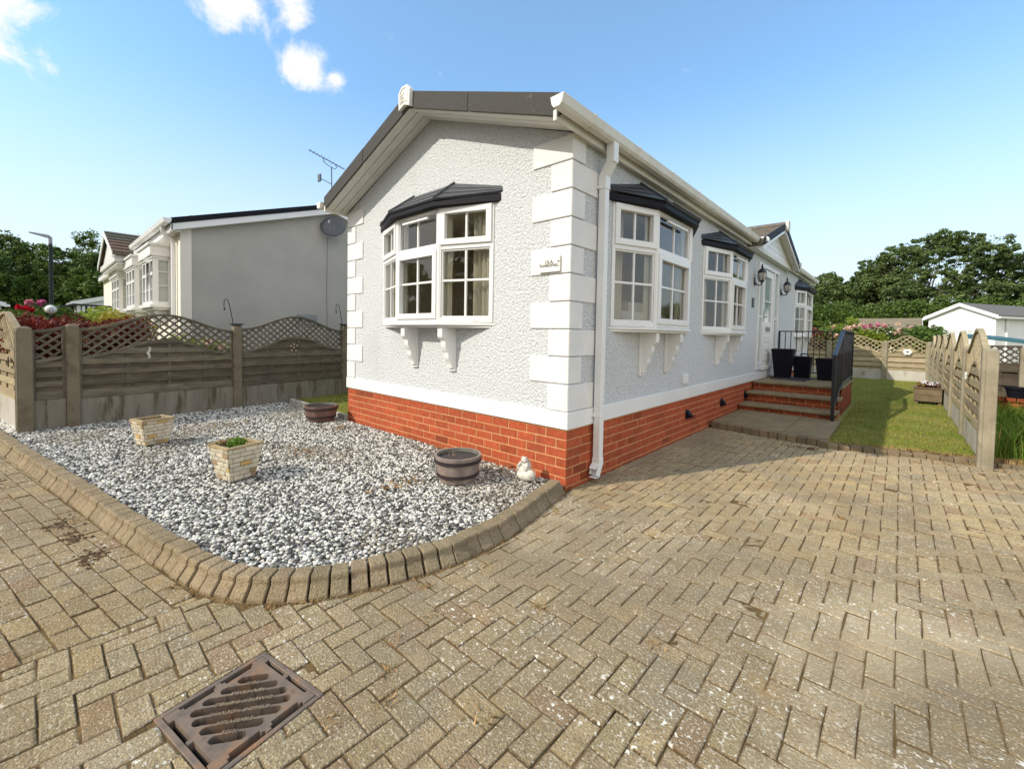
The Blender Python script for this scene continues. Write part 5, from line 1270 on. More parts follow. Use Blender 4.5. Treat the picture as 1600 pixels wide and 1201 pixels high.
# ---------------------------------------------------------------- fences
def curve_top(L, ends, rise):
    # smooth hump with flattened ends
    return lambda s: ends + rise * (0.5 - 0.5 * math.cos(2 * math.pi * min(max(s / L, 0), 1)))
def strip(m, Fr, f, s0, s1, h, o0, o1, n=18, tint=None):
    ss = [s0 + (s1 - s0) * i / n for i in range(n + 1)]
    vs = []; fs = []
    for s in ss: vs += [Fr(s, o0, f(s)), Fr(s, o1, f(s)), Fr(s, o1, f(s) + h), Fr(s, o0, f(s) + h)]
    for i in range(n):
        for j in range(4): fs.append((4 * i + j, 4 * i + (j + 1) % 4, 4 * i + 4 + (j + 1) % 4, 4 * i + 4 + j))
    fs += [(3, 2, 1, 0), (4 * n, 4 * n + 1, 4 * n + 2, 4 * n + 3)]
    m.add(vs, fs, 0, tint)
def fence_panel(parent, p0, p1, zg0, zg1, zb, ztop, zmid, wood, post_w=0.05, out=1, rows=6, board=True, rise=None, seed=0, step=0.115):
    """p0,p1 post centres; zb bottom of timber, zmid(s) rail below trellis, ztop(s) upper rail"""
    rd = random.Random(seed)
    A = Vector((p0[0], p0[1], 0)); B = Vector((p1[0], p1[1], 0)); t = (B - A).normalized(); n = Vector((t.y, -t.x, 0)) * out
    L = (B - A).length - 2 * post_w
    A2 = A + t * post_w
    Fr = lambda s, o, z: tuple(A2 + t * s + n * o + Vector((0, 0, z)))
    if board:
        m = MB(); m.fbox(Fr, 0, L, -0.022, 0.022, zg0 - 0.05, zb - 0.004); m.build('gravel_board', 'board_shade' if wood == 'fence_wood' else 'board_concrete', parent, bevel=0.004)
    pn = MB()
    tn = lambda: (lambda g: (g, g * rd.uniform(.96, 1.02), g * rd.uniform(.92, 1.02)))(rd.uniform(0.72, 1.15))
    fw = 0.028
    pn.fbox(Fr, 0.0, fw, -0.022, 0.022, zb, ztop(0), 0, tn()); pn.fbox(Fr, L - fw, L, -0.022, 0.022, zb, ztop(L), 0, tn())
    pn.fbox(Fr, fw, L - fw, -0.02, 0.024, zb, zb + 0.035, 0, tn())
    strip(pn, Fr, lambda s: ztop(s) - 0.0, 0, L, 0.032, -0.026, 0.026, 18, tn())
    strip(pn, Fr, lambda s: zmid(s) - 0.03, fw, L - fw, 0.034, -0.024, 0.027, 18, tn())
    # hit-and-miss boards up to the curved rail
    zlow = min(zmid(fw), zmid(L - fw)); H = (zlow - 0.03 - zb - 0.035) / rows
    for r in range(rows + 4):
        z0 = zb + 0.035 + r * H; z1 = z0 + H
        front = (r % 2 == 0)
        o0, o1 = (0.012, 0.026) if front else (-0.024, -0.010)
        ov = 0.004 if front else 0.012
        if z1 <= zlow - 0.02: pn.fbox(Fr, fw, L - fw, o0, o1, z0 - ov, z1 + ov, 0, tn())
        else:      # clipped under the curve
            nn = 28; prev = None; tt = tn()
            for i in range(nn):
                sa = fw + (L - 2 * fw) * i / nn; sb = fw + (L - 2 * fw) * (i + 1) / nn
                ta, tb = min(z1 + ov, zmid(sa) - 0.015), min(z1 + ov, zmid(sb) - 0.015)
                if ta > z0 - ov + .002 or tb > z0 - ov + .002:
                    ta = max(ta, z0 - ov); tb = max(tb, z0 - ov)
                    pn.hexa([Fr(sa, o0, z0 - ov), Fr(sb, o0, z0 - ov), Fr(sb, o1, z0 - ov), Fr(sa, o1, z0 - ov), Fr(sa, o0, ta), Fr(sb, o0, tb), Fr(sb, o1, tb), Fr(sa, o1, ta)], 0, tt)
    for q in ([0.27, 0.53, 0.78] if L > 1.2 else ([0.92] if L < 0.6 else [0.33, 0.66])):
        pn.fbox(Fr, L * q - 0.015, L * q + 0.015, -0.008, 0.008, zb + 0.035, zmid(L * q) - 0.02, 0, tn())
    pn.build('timber_panel', wood, parent)
    # trellis
    tr = MB()
    for sg in (1, -1):
        o0, o1 = (0.0, 0.009) if sg > 0 else (-0.010, -0.001)
        s = -1.2
        while s < L + 1.2:
            run = None; k = 0
            zref = min(zmid(0), zmid(L / 2)) - 0.05
            segs = []
            uu = 0.0
            while uu < 1.2:
                ss = s + sg * uu; zz = zref + uu * 0.85
                ok = fw < ss < L - fw and zmid(ss) - 0.02 < zz < ztop(ss) + 0.015
                if ok:
                    if run is None: run = (ss, zz)
                    last = (ss, zz)
                elif run is not None:
                    segs.append((run, last)); run = None
                uu += 0.012
            if run is not None: segs.append((run, last))
            for (a, b) in segs:
                if abs(a[0] - b[0]) < 0.02: continue
                dx, dz = b[0] - a[0], b[1] - a[1]; l = math.hypot(dx, dz); px, pz = -dz / l * 0.0125, dx / l * 0.0125
                tr.hexa([Fr(a[0] - px, o0, a[1] - pz), Fr(b[0] - px, o0, b[1] - pz), Fr(b[0] - px, o1, b[1] - pz), Fr(a[0] - px, o1, a[1] - pz),
                         Fr(a[0] + px, o0, a[1] + pz), Fr(b[0] + px, o0, b[1] + pz), Fr(b[0] + px, o1, b[1] + pz), Fr(a[0] + px, o1, a[1] + pz)], 0, tn())
            s += step
    tr.build('trellis', wood, parent)
def fence_post(parent, p, t, zt, w_=0.05, mt='concrete', z0=-0.05):
    t = Vector((t[0], t[1], 0)).normalized(); n = Vector((t.y, -t.x, 0)); P = Vector((p[0], p[1], 0))
    Fr = lambda a, b, z: tuple(P + t * a + n * b + Vector((0, 0, z)))
    m = MB(); m.fbox(Fr, -w_, w_, -w_ * 1.08, w_ * 1.08, z0, zt - 0.022)
    m.hexa([Fr(-w_, -w_ * 1.08, zt - .022), Fr(w_, -w_ * 1.08, zt - .022), Fr(w_, w_ * 1.08, zt - .022), Fr(-w_, w_ * 1.08, zt - .022), Fr(-w_ * .5, -w_ * .55, zt), Fr(w_ * .5, -w_ * .55, zt), Fr(w_ * .5, w_ * .55, zt), Fr(-w_ * .5, w_ * .55, zt)])
    for s in (-1, 1): m.fbox(Fr, s * w_ - .006, s * w_ + .006, -w_ * 1.085, -0.028, z0, zt - .05); m.fbox(Fr, s * w_ - .006, s * w_ + .006, 0.028, w_ * 1.085, z0, zt - .05)
    return m.build('post', mt, parent, bevel=0.006)
# left boundary, seen from the gravel
lf = thing('garden_fence', (-5.75, -0.8, 0), 'weathered timber and lattice fence with concrete posts beside the gravel', 'fence')
LP = [(-5.495, -3.035), (-5.55, -2.64), (-5.80, -0.80), (-6.03, 1.10), (-6.26, 2.95), (-6.49, 4.8)]
LZ = [1.285, 1.325, 1.365, 1.415, 1.45, 1.48]
ld = (-0.125, 0.99)
for p, z in zip(LP, LZ): fence_post(lf, p, ld, z, 0.055 if p != LP[0] else 0.062, 'concrete_shade')
f1 = lambda s: 1.215 + 0.08 * max(0, (s - 0.05) / 0.3) ** 1.6
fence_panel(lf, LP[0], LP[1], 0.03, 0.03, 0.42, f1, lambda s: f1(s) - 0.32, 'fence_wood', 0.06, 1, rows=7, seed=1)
for i, (za, ri) in enumerate(((1.245, 0.215), (1.275, 0.235), (1.31, 0.235), (1.34, 0.235))):
    a, b = LP[i + 1], LP[i + 2]; L = math.hypot(b[0] - a[0], b[1] - a[1]) - 0.11
    f = curve_top(L, za, ri)
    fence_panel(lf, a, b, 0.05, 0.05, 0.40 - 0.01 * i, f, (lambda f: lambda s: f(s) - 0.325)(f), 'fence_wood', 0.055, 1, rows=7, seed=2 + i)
# ornaments hanging on the panels
def fish(P, mt, label):
    t = thing('fence_ornament', P, label, 'ornament')
    x, y, z = P; m = MB()
    m.tube([(x, y, z + 0.09), (x, y + .012, z + 0.06), (x + .004, y - .01, z + 0.02), (x, y + .01, z - 0.03), (x, y - .02, z - .07), (x, y - .05, z - .075)], [0.006, 0.016, 0.022, 0.018, 0.010, 0.004], 8)
    m.ball((x, y + .01, z + .085), (0.014, 0.02, 0.016), 8, 6)
    m.build('body', mt, t, smooth=True); return t
fish((-5.635, -1.90, 0.93), 'ornament', 'pale seahorse-like ornament hung on the longest fence panel')
t = thing('fence_ornament', (-5.87, 0.1, 0.99), 'small pale metal ornament of several lobes on the far fence panel', 'ornament')
m = MB()
for (a, b) in ((0, 0), (.05, .035), (-.05, .03), (.035, -.05), (-.035, -.045), (0, .06)): m.ball((-5.87, 0.1 + a, 0.99 + b), (0.008, 0.02, 0.018), 8, 6)
m.build('lobes', 'fence_pale', t)
# shepherd hooks clamped on posts 3 and 4
for (x, y, z, lab) in ((-5.80, -0.80, 1.365, 'black hook on a bracket on the nearer fence post'), (-6.03, 1.10, 1.415, 'black hook on a bracket on the fence post next to the house corner')):
    t = thing('hanging_hook', (x, y, z), lab, 'hook', 'hanging basket hooks on fence posts')
    m = MB(); pts = [(x, y - 0.045, z), (x, y - 0.062, z + 0.12), (x, y - 0.085, z + 0.25), (x, y - 0.105, z + 0.345), (x, y - 0.125, z + 0.39), (x, y - 0.15, z + 0.40), (x, y - 0.165, z + 0.375), (x, y - 0.17, z + 0.32), (x, y - 0.168, z + 0.26), (x, y - 0.155, z + 0.225)]
    m.tube(pts, 0.0065, 6); m.ball((x, y - 0.165, z + 0.245), (0.012, 0.014, 0.02), 8, 6); m.build('rod', 'black_metal', t)
    m = MB(); m.box(x - .062, x + .062, y - .066, y + .066, z - 0.01, z + 0.012); m.box(x - .03, x + .03, y - .10, y + .10, z + 0.012, z + 0.022); m.build('clamp', 'black_metal', t, bevel=0.003)
# return fence along the road
rtf = thing('road_fence', (-7.4, -3.25, 0), 'sunlit lattice topped fence along the road at the left edge', 'fence')
RP = [LP[0], (-7.33, -3.34), (-9.18, -3.66)]
for p in RP[1:]: fence_post(rtf, p, (0.985, 0.17), 1.29, 0.055)
for a, b in zip(RP, RP[1:]):
    L = math.hypot(b[0] - a[0], b[1] - a[1]) - 0.11; f = curve_top(L, 1.215, 0.225)
    fence_panel(rtf, a, b, 0.03, 0.03, 0.40, f, (lambda f: lambda s: f(s) - 0.325)(f), 'fence_pale', 0.055, -1, rows=6, seed=20)
t = thing('fence_ornament', (-5.95, -3.16, 0.86), 'dark butterfly ornament on the road fence at the left edge', 'ornament')
m = MB()
for s in (-1, 1): m.ball((-5.95 + s * .045, -3.165, 0.88), (0.045, 0.006, 0.04), 10, 6); m.ball((-5.95 + s * .035, -3.165, 0.82), (0.032, 0.006, 0.03), 10, 6)
m.build('wings', 'black_metal', t)

# right boundary, seen end on
rg = thing('side_fence', (2.72, 9.0, 0), 'sunlit arched timber fence with concrete posts running back beside the lawn', 'fence')
RY = [3.66 + 1.845 * i for i in range(7)]
for i, y in enumerate(RY): fence_post(rg, (2.72, y), (0, 1), 1.235, 0.055)
for i, (a, b) in enumerate(zip(RY, RY[1:])):
    L = b - a - 0.11; f = curve_top(L, 1.16, 0.27)
    fence_panel(rg, (2.72, a), (2.72, b), 0.03, 0.03, 0.30, f, (lambda f: lambda s: f(s) - 0.36)(f), 'fence_pale', 0.055, -1, rows=6, seed=30 + i)
t = thing('fence_ornament', (2.66, 5.05, 0.86), 'white flower ornament fixed to the arched fence beside the lawn', 'ornament')
m = MB()
for k in range(5): a = k * 1.2566; m.ball((2.665, 5.05 + .04 * math.cos(a), 0.86 + .035 * math.sin(a)), (0.012, 0.026, 0.022), 8, 6)
m.build('petals', 'white', t)
# back boundary
bf = thing('back_fence', (0.5, 15.5, 0), 'sunlit lattice topped fence across the far end of the lawn', 'fence')
BX = [2.70, 1.66, 0.20, -1.3, -2.8]
for x in BX: fence_post(bf, (x, 15.5), (1, 0), 1.29, 0.055)
for i, (a, b) in enumerate(zip(BX, BX[1:])):
    L = a - b - 0.11; f = curve_top(L, 1.24, 0.20)
    fence_panel(bf, (a, 15.5), (b, 15.5), 0.0, 0.0, 0.36, f, (lambda f: lambda s: f(s) - 0.32)(f), 'fence_pale', 0.055, 1, rows=6, seed=40 + i, step=0.16)
t = thing('fence_ornament', (2.2, 15.45, 0.93), 'white flower ornament on the back fence', 'ornament')
m = MB()
for k in range(6): a = k * 1.047; m.ball((2.2 + .07 * math.cos(a), 15.42, 0.95 + .06 * math.sin(a)), (0.045, 0.02, 0.04), 8, 6)
m.build('petals', 'white', t)
# timber planter box on lawn
tp = thing('timber_planter', (2.47, 9.15, 0.03), 'low timber planter box standing on the lawn by the fence', 'planter')
m = MB()
for r in range(2):
    for (x0, x1, y0, y1) in ((2.27, 2.67, 8.95, 8.975), (2.27, 2.67, 9.36, 9.385), (2.27, 2.295, 8.975, 9.36), (2.645, 2.67, 8.975, 9.36)): m.box(x0, x1, y0, y1, 0.10 + r * .13, 0.225 + r * .13, 0, rt(.8, 1.15))
m.box(2.25, 2.69, 8.93, 8.965, 0.355, 0.375, 0, rt()); m.box(2.25, 2.69, 9.375, 9.40, 0.355, 0.375); m.box(2.25, 2.285, 8.965, 9.375, 0.355, 0.375); m.box(2.655, 2.69, 8.965, 9.375, 0.355, 0.375)
for x in (2.28, 2.62): m.box(x, x + .05, 8.98, 9.03, 0.03, 0.12); m.box(x, x + .05, 9.3, 9.35, 0.03, 0.12)
m.build('box', 'timber_planter', tp, bevel=0.004)
m = MB(); m.box(2.295, 2.645, 8.975, 9.36, 0.22, 0.33); m.build('soil', 'soil', tp)
V, Fq, tn = leaves(260, [(2.42, 9.15, 0.42), (2.54, 9.2, 0.40)], [(0.12, 0.12, 0.07)] * 2, 0.028, 0.4, 0.1, seed=21); npmesh('dry_plant', V, Fq, 'copper_leaf', tn, tp)
V, Fq, tn = leaves(60, [(2.45, 9.1, 0.46), (2.56, 9.15, 0.45)], [(0.1, 0.1, 0.04)] * 2, 0.02, 0.8, 0.1, seed=22); npmesh('flower', V, Fq, 'glasswhite', tn, tp)

# ---------------------------------------------------------------- neighbour's home on the left
NX, NY0, NYM, NZW, NZR = -7.2, -1.26, 1.40, 3.03, 3.87
NS = (NZR - NZW) / (NYM - NY0); NX2 = -19.5; NY1 = NYM * 2 - NY0
nb = thing('neighbour_home', (-13, NYM, 0), 'cream park home with plain grey end wall behind the lattice fence', 'mobile home')
nzs = lambda y: NZR - NS * abs(y - NYM)
m = MB()
m.add([(NX, NY0 + .16, 0), (NX, NY1, 0), (NX, NY1, NZW), (NX, NYM, NZR), (NX, NY0 + .16, NZW + .16 * NS)], [(0, 1, 2, 3, 4)])
m.build('end_wall', 'grey_render', nb)
m = MB(); m.box(NX2, NX + 0.012, NY0, NY0 + 0.16, 0, NZW); m.box(NX2, NX2 + .1, NY0 + .16, NY1, 0, NZW); m.box(NX2, NX, NY1 - .1, NY1, 0, NZW); m.build('wall', 'cream_render', nb)
m = MB()
for sg in (1, -1):
    ye = NYM + sg * (NYM - NY0 + 0.14)
    m.hexa([(NX + .14, NYM, nzs(NYM) + .06), (NX + .14, ye, nzs(ye) + .06), (NX2, ye, nzs(ye) + .06), (NX2, NYM, nzs(NYM) + .06), (NX + .14, NYM, nzs(NYM) + .13), (NX + .14, ye, nzs(ye) + .13), (NX2, ye, nzs(ye) + .13), (NX2, NYM, nzs(NYM) + .13)])
m.build('roof', 'verge', nb)
m = MB(); v2 = MB()
for sg in (1, -1):
    ye = NYM + sg * (NYM - NY0 + 0.15)
    m.hexa([(NX + .13, NYM, nzs(NYM) - .06), (NX + .15, NYM, nzs(NYM) - .06), (NX + .15, ye, nzs(ye) - .06), (NX + .13, ye, nzs(ye) - .06), (NX + .13, NYM, nzs(NYM) + .055), (NX + .15, NYM, nzs(NYM) + .055), (NX + .15, ye, nzs(ye) + .055), (NX + .13, ye, nzs(ye) + .055)])
    m.hexa([(NX, NYM, nzs(NYM) - .06), (NX + .13, NYM, nzs(NYM) - .06), (NX + .13, ye, nzs(ye) - .06), (NX, ye, nzs(ye) - .06), (NX, NYM, nzs(NYM) - .045), (NX + .13, NYM, nzs(NYM) - .045), (NX + .13, ye, nzs(ye) - .045), (NX, ye, nzs(ye) - .045)])
    v2.hexa([(NX + .14, NYM, nzs(NYM) + .056), (NX + .165, NYM, nzs(NYM) + .056), (NX + .165, ye, nzs(ye) + .056), (NX + .14, ye, nzs(ye) + .056), (NX + .14, NYM, nzs(NYM) + .15), (NX + .165, NYM, nzs(NYM) + .15), (NX + .165, ye, nzs(ye) + .15), (NX + .14, ye, nzs(ye) + .15)])
m.box(NX2, NX + .15, NY0 - .14, NY0 - .12, NZW - .12, NZW + .03); m.box(NX2, NX + .13, NY0 - .12, NY0, NZW - .10, NZW - .085)
m.build('fascia', 'white', nb, bevel=0.003); v2.build('verge', 'canopy_dark', nb)
prof = [(0, 0), (0.012, -.055), (0.03, -.082), (0.085, -.082), (0.105, -.06), (0.122, .004)]
m = MB(); m.prism([(NX + .2, NY0 - .14 - a, NZW + .08 + b) for a, b in prof], (-3.85, 0, 0))
for i in range(6): m.prism([(NX - .2 - i * .65, NY0 - .138 - a * 1.05, NZW + .082 + b * 1.07) for a, b in prof], (-.03, 0, 0))
m.build('gutter', 'white', nb, bevel=0.002)
m = MB(); sqx = NX - 0.25
m.tube([(sqx, NY0 - .2, NZW), (sqx, NY0 - .19, NZW - .1), (sqx, NY0 - .06, NZW - .2), (sqx, NY0 - .05, NZW - .3), (sqx, NY0 - .05, 0.1)], 0.034, 10); m.build('downpipe', 'white', nb, smooth=True)
m = MB(); m.box(NX, NX + .02, 0.66, 1.07, 1.38, 1.63); m.box(NX + .02, NX + .026, 0.70, 1.03, 1.41, 1.60); m.build('meter_box', 'grey_plastic', nb, bevel=0.004)
m = MB(); m.tube([(NX + .008, 1.30, 3.3), (NX + .008, 1.28, 2.2), (NX + .008, 1.31, 0.6)], 0.006, 5); m.build('cable', 'grey_plastic', nb)
def nb_bay(xa, xb, z0, z1, d, opn=False):
    par = bpy.data.objects.new('bay_window', None); COL.objects.link(par); par.parent = nb; par.location = Vector(((xa + xb) / 2, NY0, z0)) - Vector(nb.location)
    y = NY0 - d; m = MB()
    m.box(xa - .05, xb + .05, y - .05, NY0, z1 + .02, z1 + .20); m.box(xa - .08, xb + .08, y - .08, NY0, z1 + .20, z1 + .25); m.box(xa - .02, xb + .02, y - .02, NY0, z1 - .02, z1 + .02)
    m.build('cornice', 'white', par, bevel=0.006); m = MB(); m.box(xa - .04, xb + .04, y - .05, NY0, z0 - .06, z0); m.box(xa, xb, y, NY0, z0 - .10, z0 - .06)
    m.build('sill', 'white', par, bevel=0.006)
    f = MB(); g = MB()
    w_ = xb - xa
    for k in range(3):     # front face: three lights
        a = xa + .02 + (w_ - .04) * k / 3; b = xa + .02 + (w_ - .04) * (k + 1) / 3
        f.box(a, a + .05, y, y + .06, z0, z1); f.box(b - .05, b, y, y + .06, z0, z1); f.box(a + .05, b - .05, y, y + .06, z0, z0 + .06); f.box(a + .05, b - .05, y, y + .06, z1 - .06, z1)
        zt = z0 + (z1 - z0) * .66; f.box(a + .05, b - .05, y, y + .06, zt - .03, zt + .03)
        f.box((a + b) / 2 - .01, (a + b) / 2 + .01, y + .015, y + .04, z0 + .06, zt - .03)
        zq = (z0 + zt) / 2; f.box(a + .05, (a + b) / 2 - .01, y + .015, y + .04, zq - .01, zq + .01); f.box((a + b) / 2 + .01, b - .05, y + .015, y + .04, zq - .01, zq + .01)
        g.box(a + .05, b - .05, y + .03, y + .036, z0 + .06, z1 - .06)
    # near cheek (faces the main home)
    f.box(xb - .06, xb, y, y + .08, z0, z1); f.box(xb - .06, xb, NY0 - .02, NY0, z0, z1); f.box(xb - .06, xb, y + .08, NY0 - .02, z0, z0 + .05); f.box(xb - .06, xb, y + .08, NY0 - .02, z1 - .05, z1)
    for q in (.4, .7): f.box(xb - .03, xb - .01, y + .08, NY0 - .02, z0 + (z1 - z0) * q - .008, z0 + (z1 - z0) * q + .008)
    f.build('window_frame', 'white', par, bevel=0.003); g.build('pane', 'dark_glass', par)
    m = MB(); m.box(xb - .04, xb - .034, y + .08, NY0 - .02, z0 + .05, z1 - .05); m.build('side_pane', 'pale_glass', par)
    m = MB(); m.box(xa + .01, xa + .03, y, NY0, z0, z1); m.build('far_cheek', 'white', par)
    for q in (.2, .8):
        x = xa + w_ * q; m = MB(); m.prism([(x - .04, NY0, z0 - .10), (x - .04, y + .03, z0 - .10), (x - .04, NY0 - .03, z0 - .42), (x - .04, NY0, z0 - .42)], (.08, 0, 0)); m.build('bracket', 'white', par, bevel=0.004)
    if opn:
        zt = z0 + (z1 - z0) * .66; a = xa + .05; b = xa + w_ / 3
        m = MB(); h = z1 - zt - .06
        c = (y - .005, z1 - .05); e2 = (y - .26, z1 - .05 - h * .78)
        for (s0, s1, f0, f1) in ((a + w_ * .33, b + w_ * .33, 0, .12), (a + w_ * .33, b + w_ * .33, .88, 1), (a + w_ * .33, a + w_ * .33 + .05, .12, .88), (b + w_ * .33 - .05, b + w_ * .33, .12, .88)):
            P = lambda s, f_, o: (s, c[0] + (e2[0] - c[0]) * f_ + o * .9, c[1] + (e2[1] - c[1]) * f_ + o * .45)
            m.hexa([P(s0, f0, 0), P(s1, f0, 0), P(s1, f1, 0), P(s0, f1, 0), P(s0, f0, -.03), P(s1, f0, -.03), P(s1, f1, -.03), P(s0, f1, -.03)])
        m.build('open_sash', 'white', par)
        m = MB(); P = lambda s, f_, o: (s, c[0] + (e2[0] - c[0]) * f_ + o * .9, c[1] + (e2[1] - c[1]) * f_ + o * .45)
        m.hexa([P(s, f_, o) for o in (-.012, -.018) for s, f_ in ((a + w_ * .33 + .05, .12), (b + w_ * .33 - .05, .12), (b + w_ * .33 - .05, .88), (a + w_ * .33 + .05, .88))]); m.build('sash_pane', 'pale_glass', par)
nb_bay(-9.25, -8.06, 1.73, 2.58, 0.24, True)
nb_bay(-11.49, -10.2, 1.73, 2.60, 0.24)
nb_bay(-14.38, -12.8, 1.73, 2.58, 0.24)
# projecting gable porch
ng = bpy.data.objects.new('porch_gable', None); COL.objects.link(ng); ng.parent = nb; ng.location = Vector((-12.85, NY0 - .4, 3.0)) - Vector(nb.location)
ga_, gb_, gm_, gy = -14.45, -11.25, -12.85, NY0 - 0.46
gz = lambda x: 3.62 - 0.42 * abs(x - gm_)
m = MB(); m.prism([(ga_ + .1, gy + .04, 2.93), (gb_ - .1, gy + .04, 2.93), (gm_, gy + .04, 3.58)], (0, .02, 0)); m.box(ga_, gb_, gy, NY0, 2.80, 2.93); m.box(ga_ + .05, gb_ - .05, gy + .05, NY0, 2.74, 2.80); m.build('gable_front', 'white', ng, bevel=0.004)
m = MB()
for sg in (1, -1):
    xe = gm_ + sg * 1.68
    for r in range(7):
        xa = gm_ + (xe - gm_) * r / 7; xb = gm_ + (xe - gm_) * (r + 1.1) / 7
        m.hexa([(xa, gy - .04, gz(xa) + .02), (xb, gy - .04, gz(xb) + .02), (xb, NYM - .6, gz(xb) + .02), (xa, NYM - .6, gz(xa) + .02), (xa, gy - .04, gz(xa) + .08), (xb, gy - .04, gz(xb) + .12), (xb, NYM - .6, gz(xb) + .12), (xa, NYM - .6, gz(xa) + .08)], 0, (rt(.7, 1.1)[0] * .95, .7, .6))
m.build('gable_tiles', 'roof_tile', ng)
m = MB()
for sg in (1, -1):
    xe = gm_ + sg * 1.70
    m.hexa([(gm_, gy - .05, gz(gm_) - .06), (xe, gy - .05, gz(xe) - .06), (xe, gy - .03, gz(xe) - .06), (gm_, gy - .03, gz(gm_) - .06), (gm_, gy - .05, gz(gm_) + .06), (xe, gy - .05, gz(xe) + .06), (xe, gy - .03, gz(xe) + .06), (gm_, gy - .03, gz(gm_) + .06)])
m.build('bargeboard', 'white', ng)

# satellite dish on the grey end wall
sdh = thing('satellite_dish', (NX, 1.34, 3.50), 'dark grey satellite dish on the grey end wall', 'satellite dish')
m = MB(); dn = Vector((0.75, -0.60, 0.28)).normalized(); du = dn.orthogonal().normalized(); du = (Vector((0, 0, 1)) - dn * dn.z).normalized(); dv = dn.cross(du)
c0 = Vector((NX + .26, 1.30, 3.50)); kk = 22
vs = [c0 - dn * .05]; fs = []
for i, r in enumerate((0.08, 0.16, 0.235)):
    for j in range(kk):
        a = 2 * math.pi * j / kk; vs.append(c0 - dn * (.05 - .05 * (r / .235) ** 2) + dv * r * 1.08 * math.cos(a) + du * r * .98 * math.sin(a))
for j in range(kk): fs.append((0, 1 + j, 1 + (j + 1) % kk))
for i in range(2):
    for j in range(kk): fs.append((1 + i * kk + j, 1 + i * kk + (j + 1) % kk, 1 + (i + 1) * kk + (j + 1) % kk, 1 + (i + 1) * kk + j))
m.add(vs, fs); o = m.build('reflector', 'dish', sdh, smooth=True); q = o.modifiers.new('solid', 'SOLIDIFY'); q.thickness = 0.008
m = MB(); m.tube([c0 - du * .22 , c0 - du * .19 + dn * .16, c0 - du * .10 + dn * .30], 0.012, 6); m.ball(c0 - du * .08 + dn * .31, (0.025, 0.025, 0.04), 8, 6); m.build('feed_arm', 'grey_plastic', sdh)
m = MB(); m.tube([(NX, 1.45, 3.45), (NX + .16, 1.40, 3.45), c0 - dn * .05], 0.018, 6); m.box(NX, NX + .02, 1.14, 1.52, 3.44, 3.58); m.build('mount', 'grey_plastic', sdh)
# tv aerial
ta = thing('tv_aerial', (-7.55, 1.53, 4.0), 'thin tv aerial standing on the roof behind the gable', 'aerial')
m = MB(); m.tube([(-7.5, 1.54, 3.9), (-7.5, 1.52, 4.93)], 0.012, 6); m.tube([(-7.5, 1.02, 5.155), (-7.5, 1.83, 4.97)], 0.009, 6)
m.tube([(-7.5, 1.33, 5.08), (-7.5, 1.35, 5.0), (-7.5, 1.42, 4.96), (-7.5, 1.6, 4.91), (-7.5, 1.63, 4.95), (-7.5, 1.62, 5.02)], 0.008, 6)
for i in range(11): m.tube([(-7.56 - .03 * (i % 2), 1.06 + i * .07, 5.146 - i * .016), (-7.44 + .03 * (i % 2), 1.06 + i * .07, 5.146 - i * .016)], 0.004, 5)
m.tube([(-7.5, 1.53, 4.56), (-7.5, 1.28, 4.62)], 0.008, 6); m.box(-7.56, -7.44, 1.24, 1.27, 4.55, 4.70); m.build('mast_and_boom', 'dish', ta)

# ---------------------------------------------------------------- vegetation builders
def shrub(name, label, cat, base, blobs, n, size, mt, seed, aspect=.5, group=None, flowers=(), stem=True, sub=0):
    t = thing(name, base, label, cat, group)
    c = [(base[0] + a, base[1] + b, base[2] + z) for (a, b, z, r) in blobs]; rr = [r for (_, _, _, r) in blobs]
    V, Fq, tn = leaves(n, c, rr, size, aspect, 0.45, seed=seed, sub=sub)
    npmesh('foliage', V, Fq, mt, tn, t)
    if stem:
        m = MB(); rd = random.Random(seed)
        for p in c: m.tube([(base[0] + rd.uniform(-.05, .05), base[1] + rd.uniform(-.05, .05), base[2]), ((base[0] + p[0]) / 2, (base[1] + p[1]) / 2, (base[2] * .5 + p[2] * .5)), p], [0.022, 0.014, 0.006], 6)
        m.build('stem', 'bark', t)
    for i, (pts, r, nf, sz, fm, fn) in enumerate(flowers):
        V, Fq, tn = leaves(nf, pts, [r] * len(pts), sz, .8, 0.3, seed=seed + 50 + i)
        npmesh(fn, V, Fq, fm, tn, t)
    return t
def tree(name, label, base, h, blobs, n, size, mt, seed, tr=0.3, sub=120, subr=.26, group=None, shell=.55):
    t = thing(name, base, label, 'tree', group); bx, by, bz = base
    c = [(bx + a, by + b, bz + z) for (a, b, z, *r) in blobs]; rr = [r for (_, _, _, *r) in blobs]; rr = [tuple(q) if len(q) == 3 else (q[0],) * 3 for q in rr]
    V, Fq, tn = leaves(n, c, rr, size, .6, shell, seed=seed, sub=sub, subr=subr)
    npmesh('crown', V, Fq, mt, tn, t)
    m = MB(); rd = random.Random(seed)
    top = (bx + rd.uniform(-.2, .2), by, bz + h * .5)
    m.tube([base, (bx + .05, by, bz + h * .2), top], [tr, tr * .8, tr * .55], 10)
    for p, q in zip(c, rr):
        k = rd.uniform(.22, .5); s = (bx + (top[0] - bx) * k * 2, by, bz + h * k)
        mid = tuple((s[i] * .5 + p[i] * .5 + rd.uniform(-.25, .25)) for i in range(3))
        m.tube([s, mid, p], [tr * .36, tr * .22, tr * .07], 7)
        for _ in range(5):
            e2 = tuple(p[i] + rd.uniform(-1, 1) * q[i] * .8 for i in range(3)); m.tube([mid if rd.random() < .4 else p, e2], [tr * .09, tr * .02], 5)
    m.build('trunk', 'bark', t)
    return t

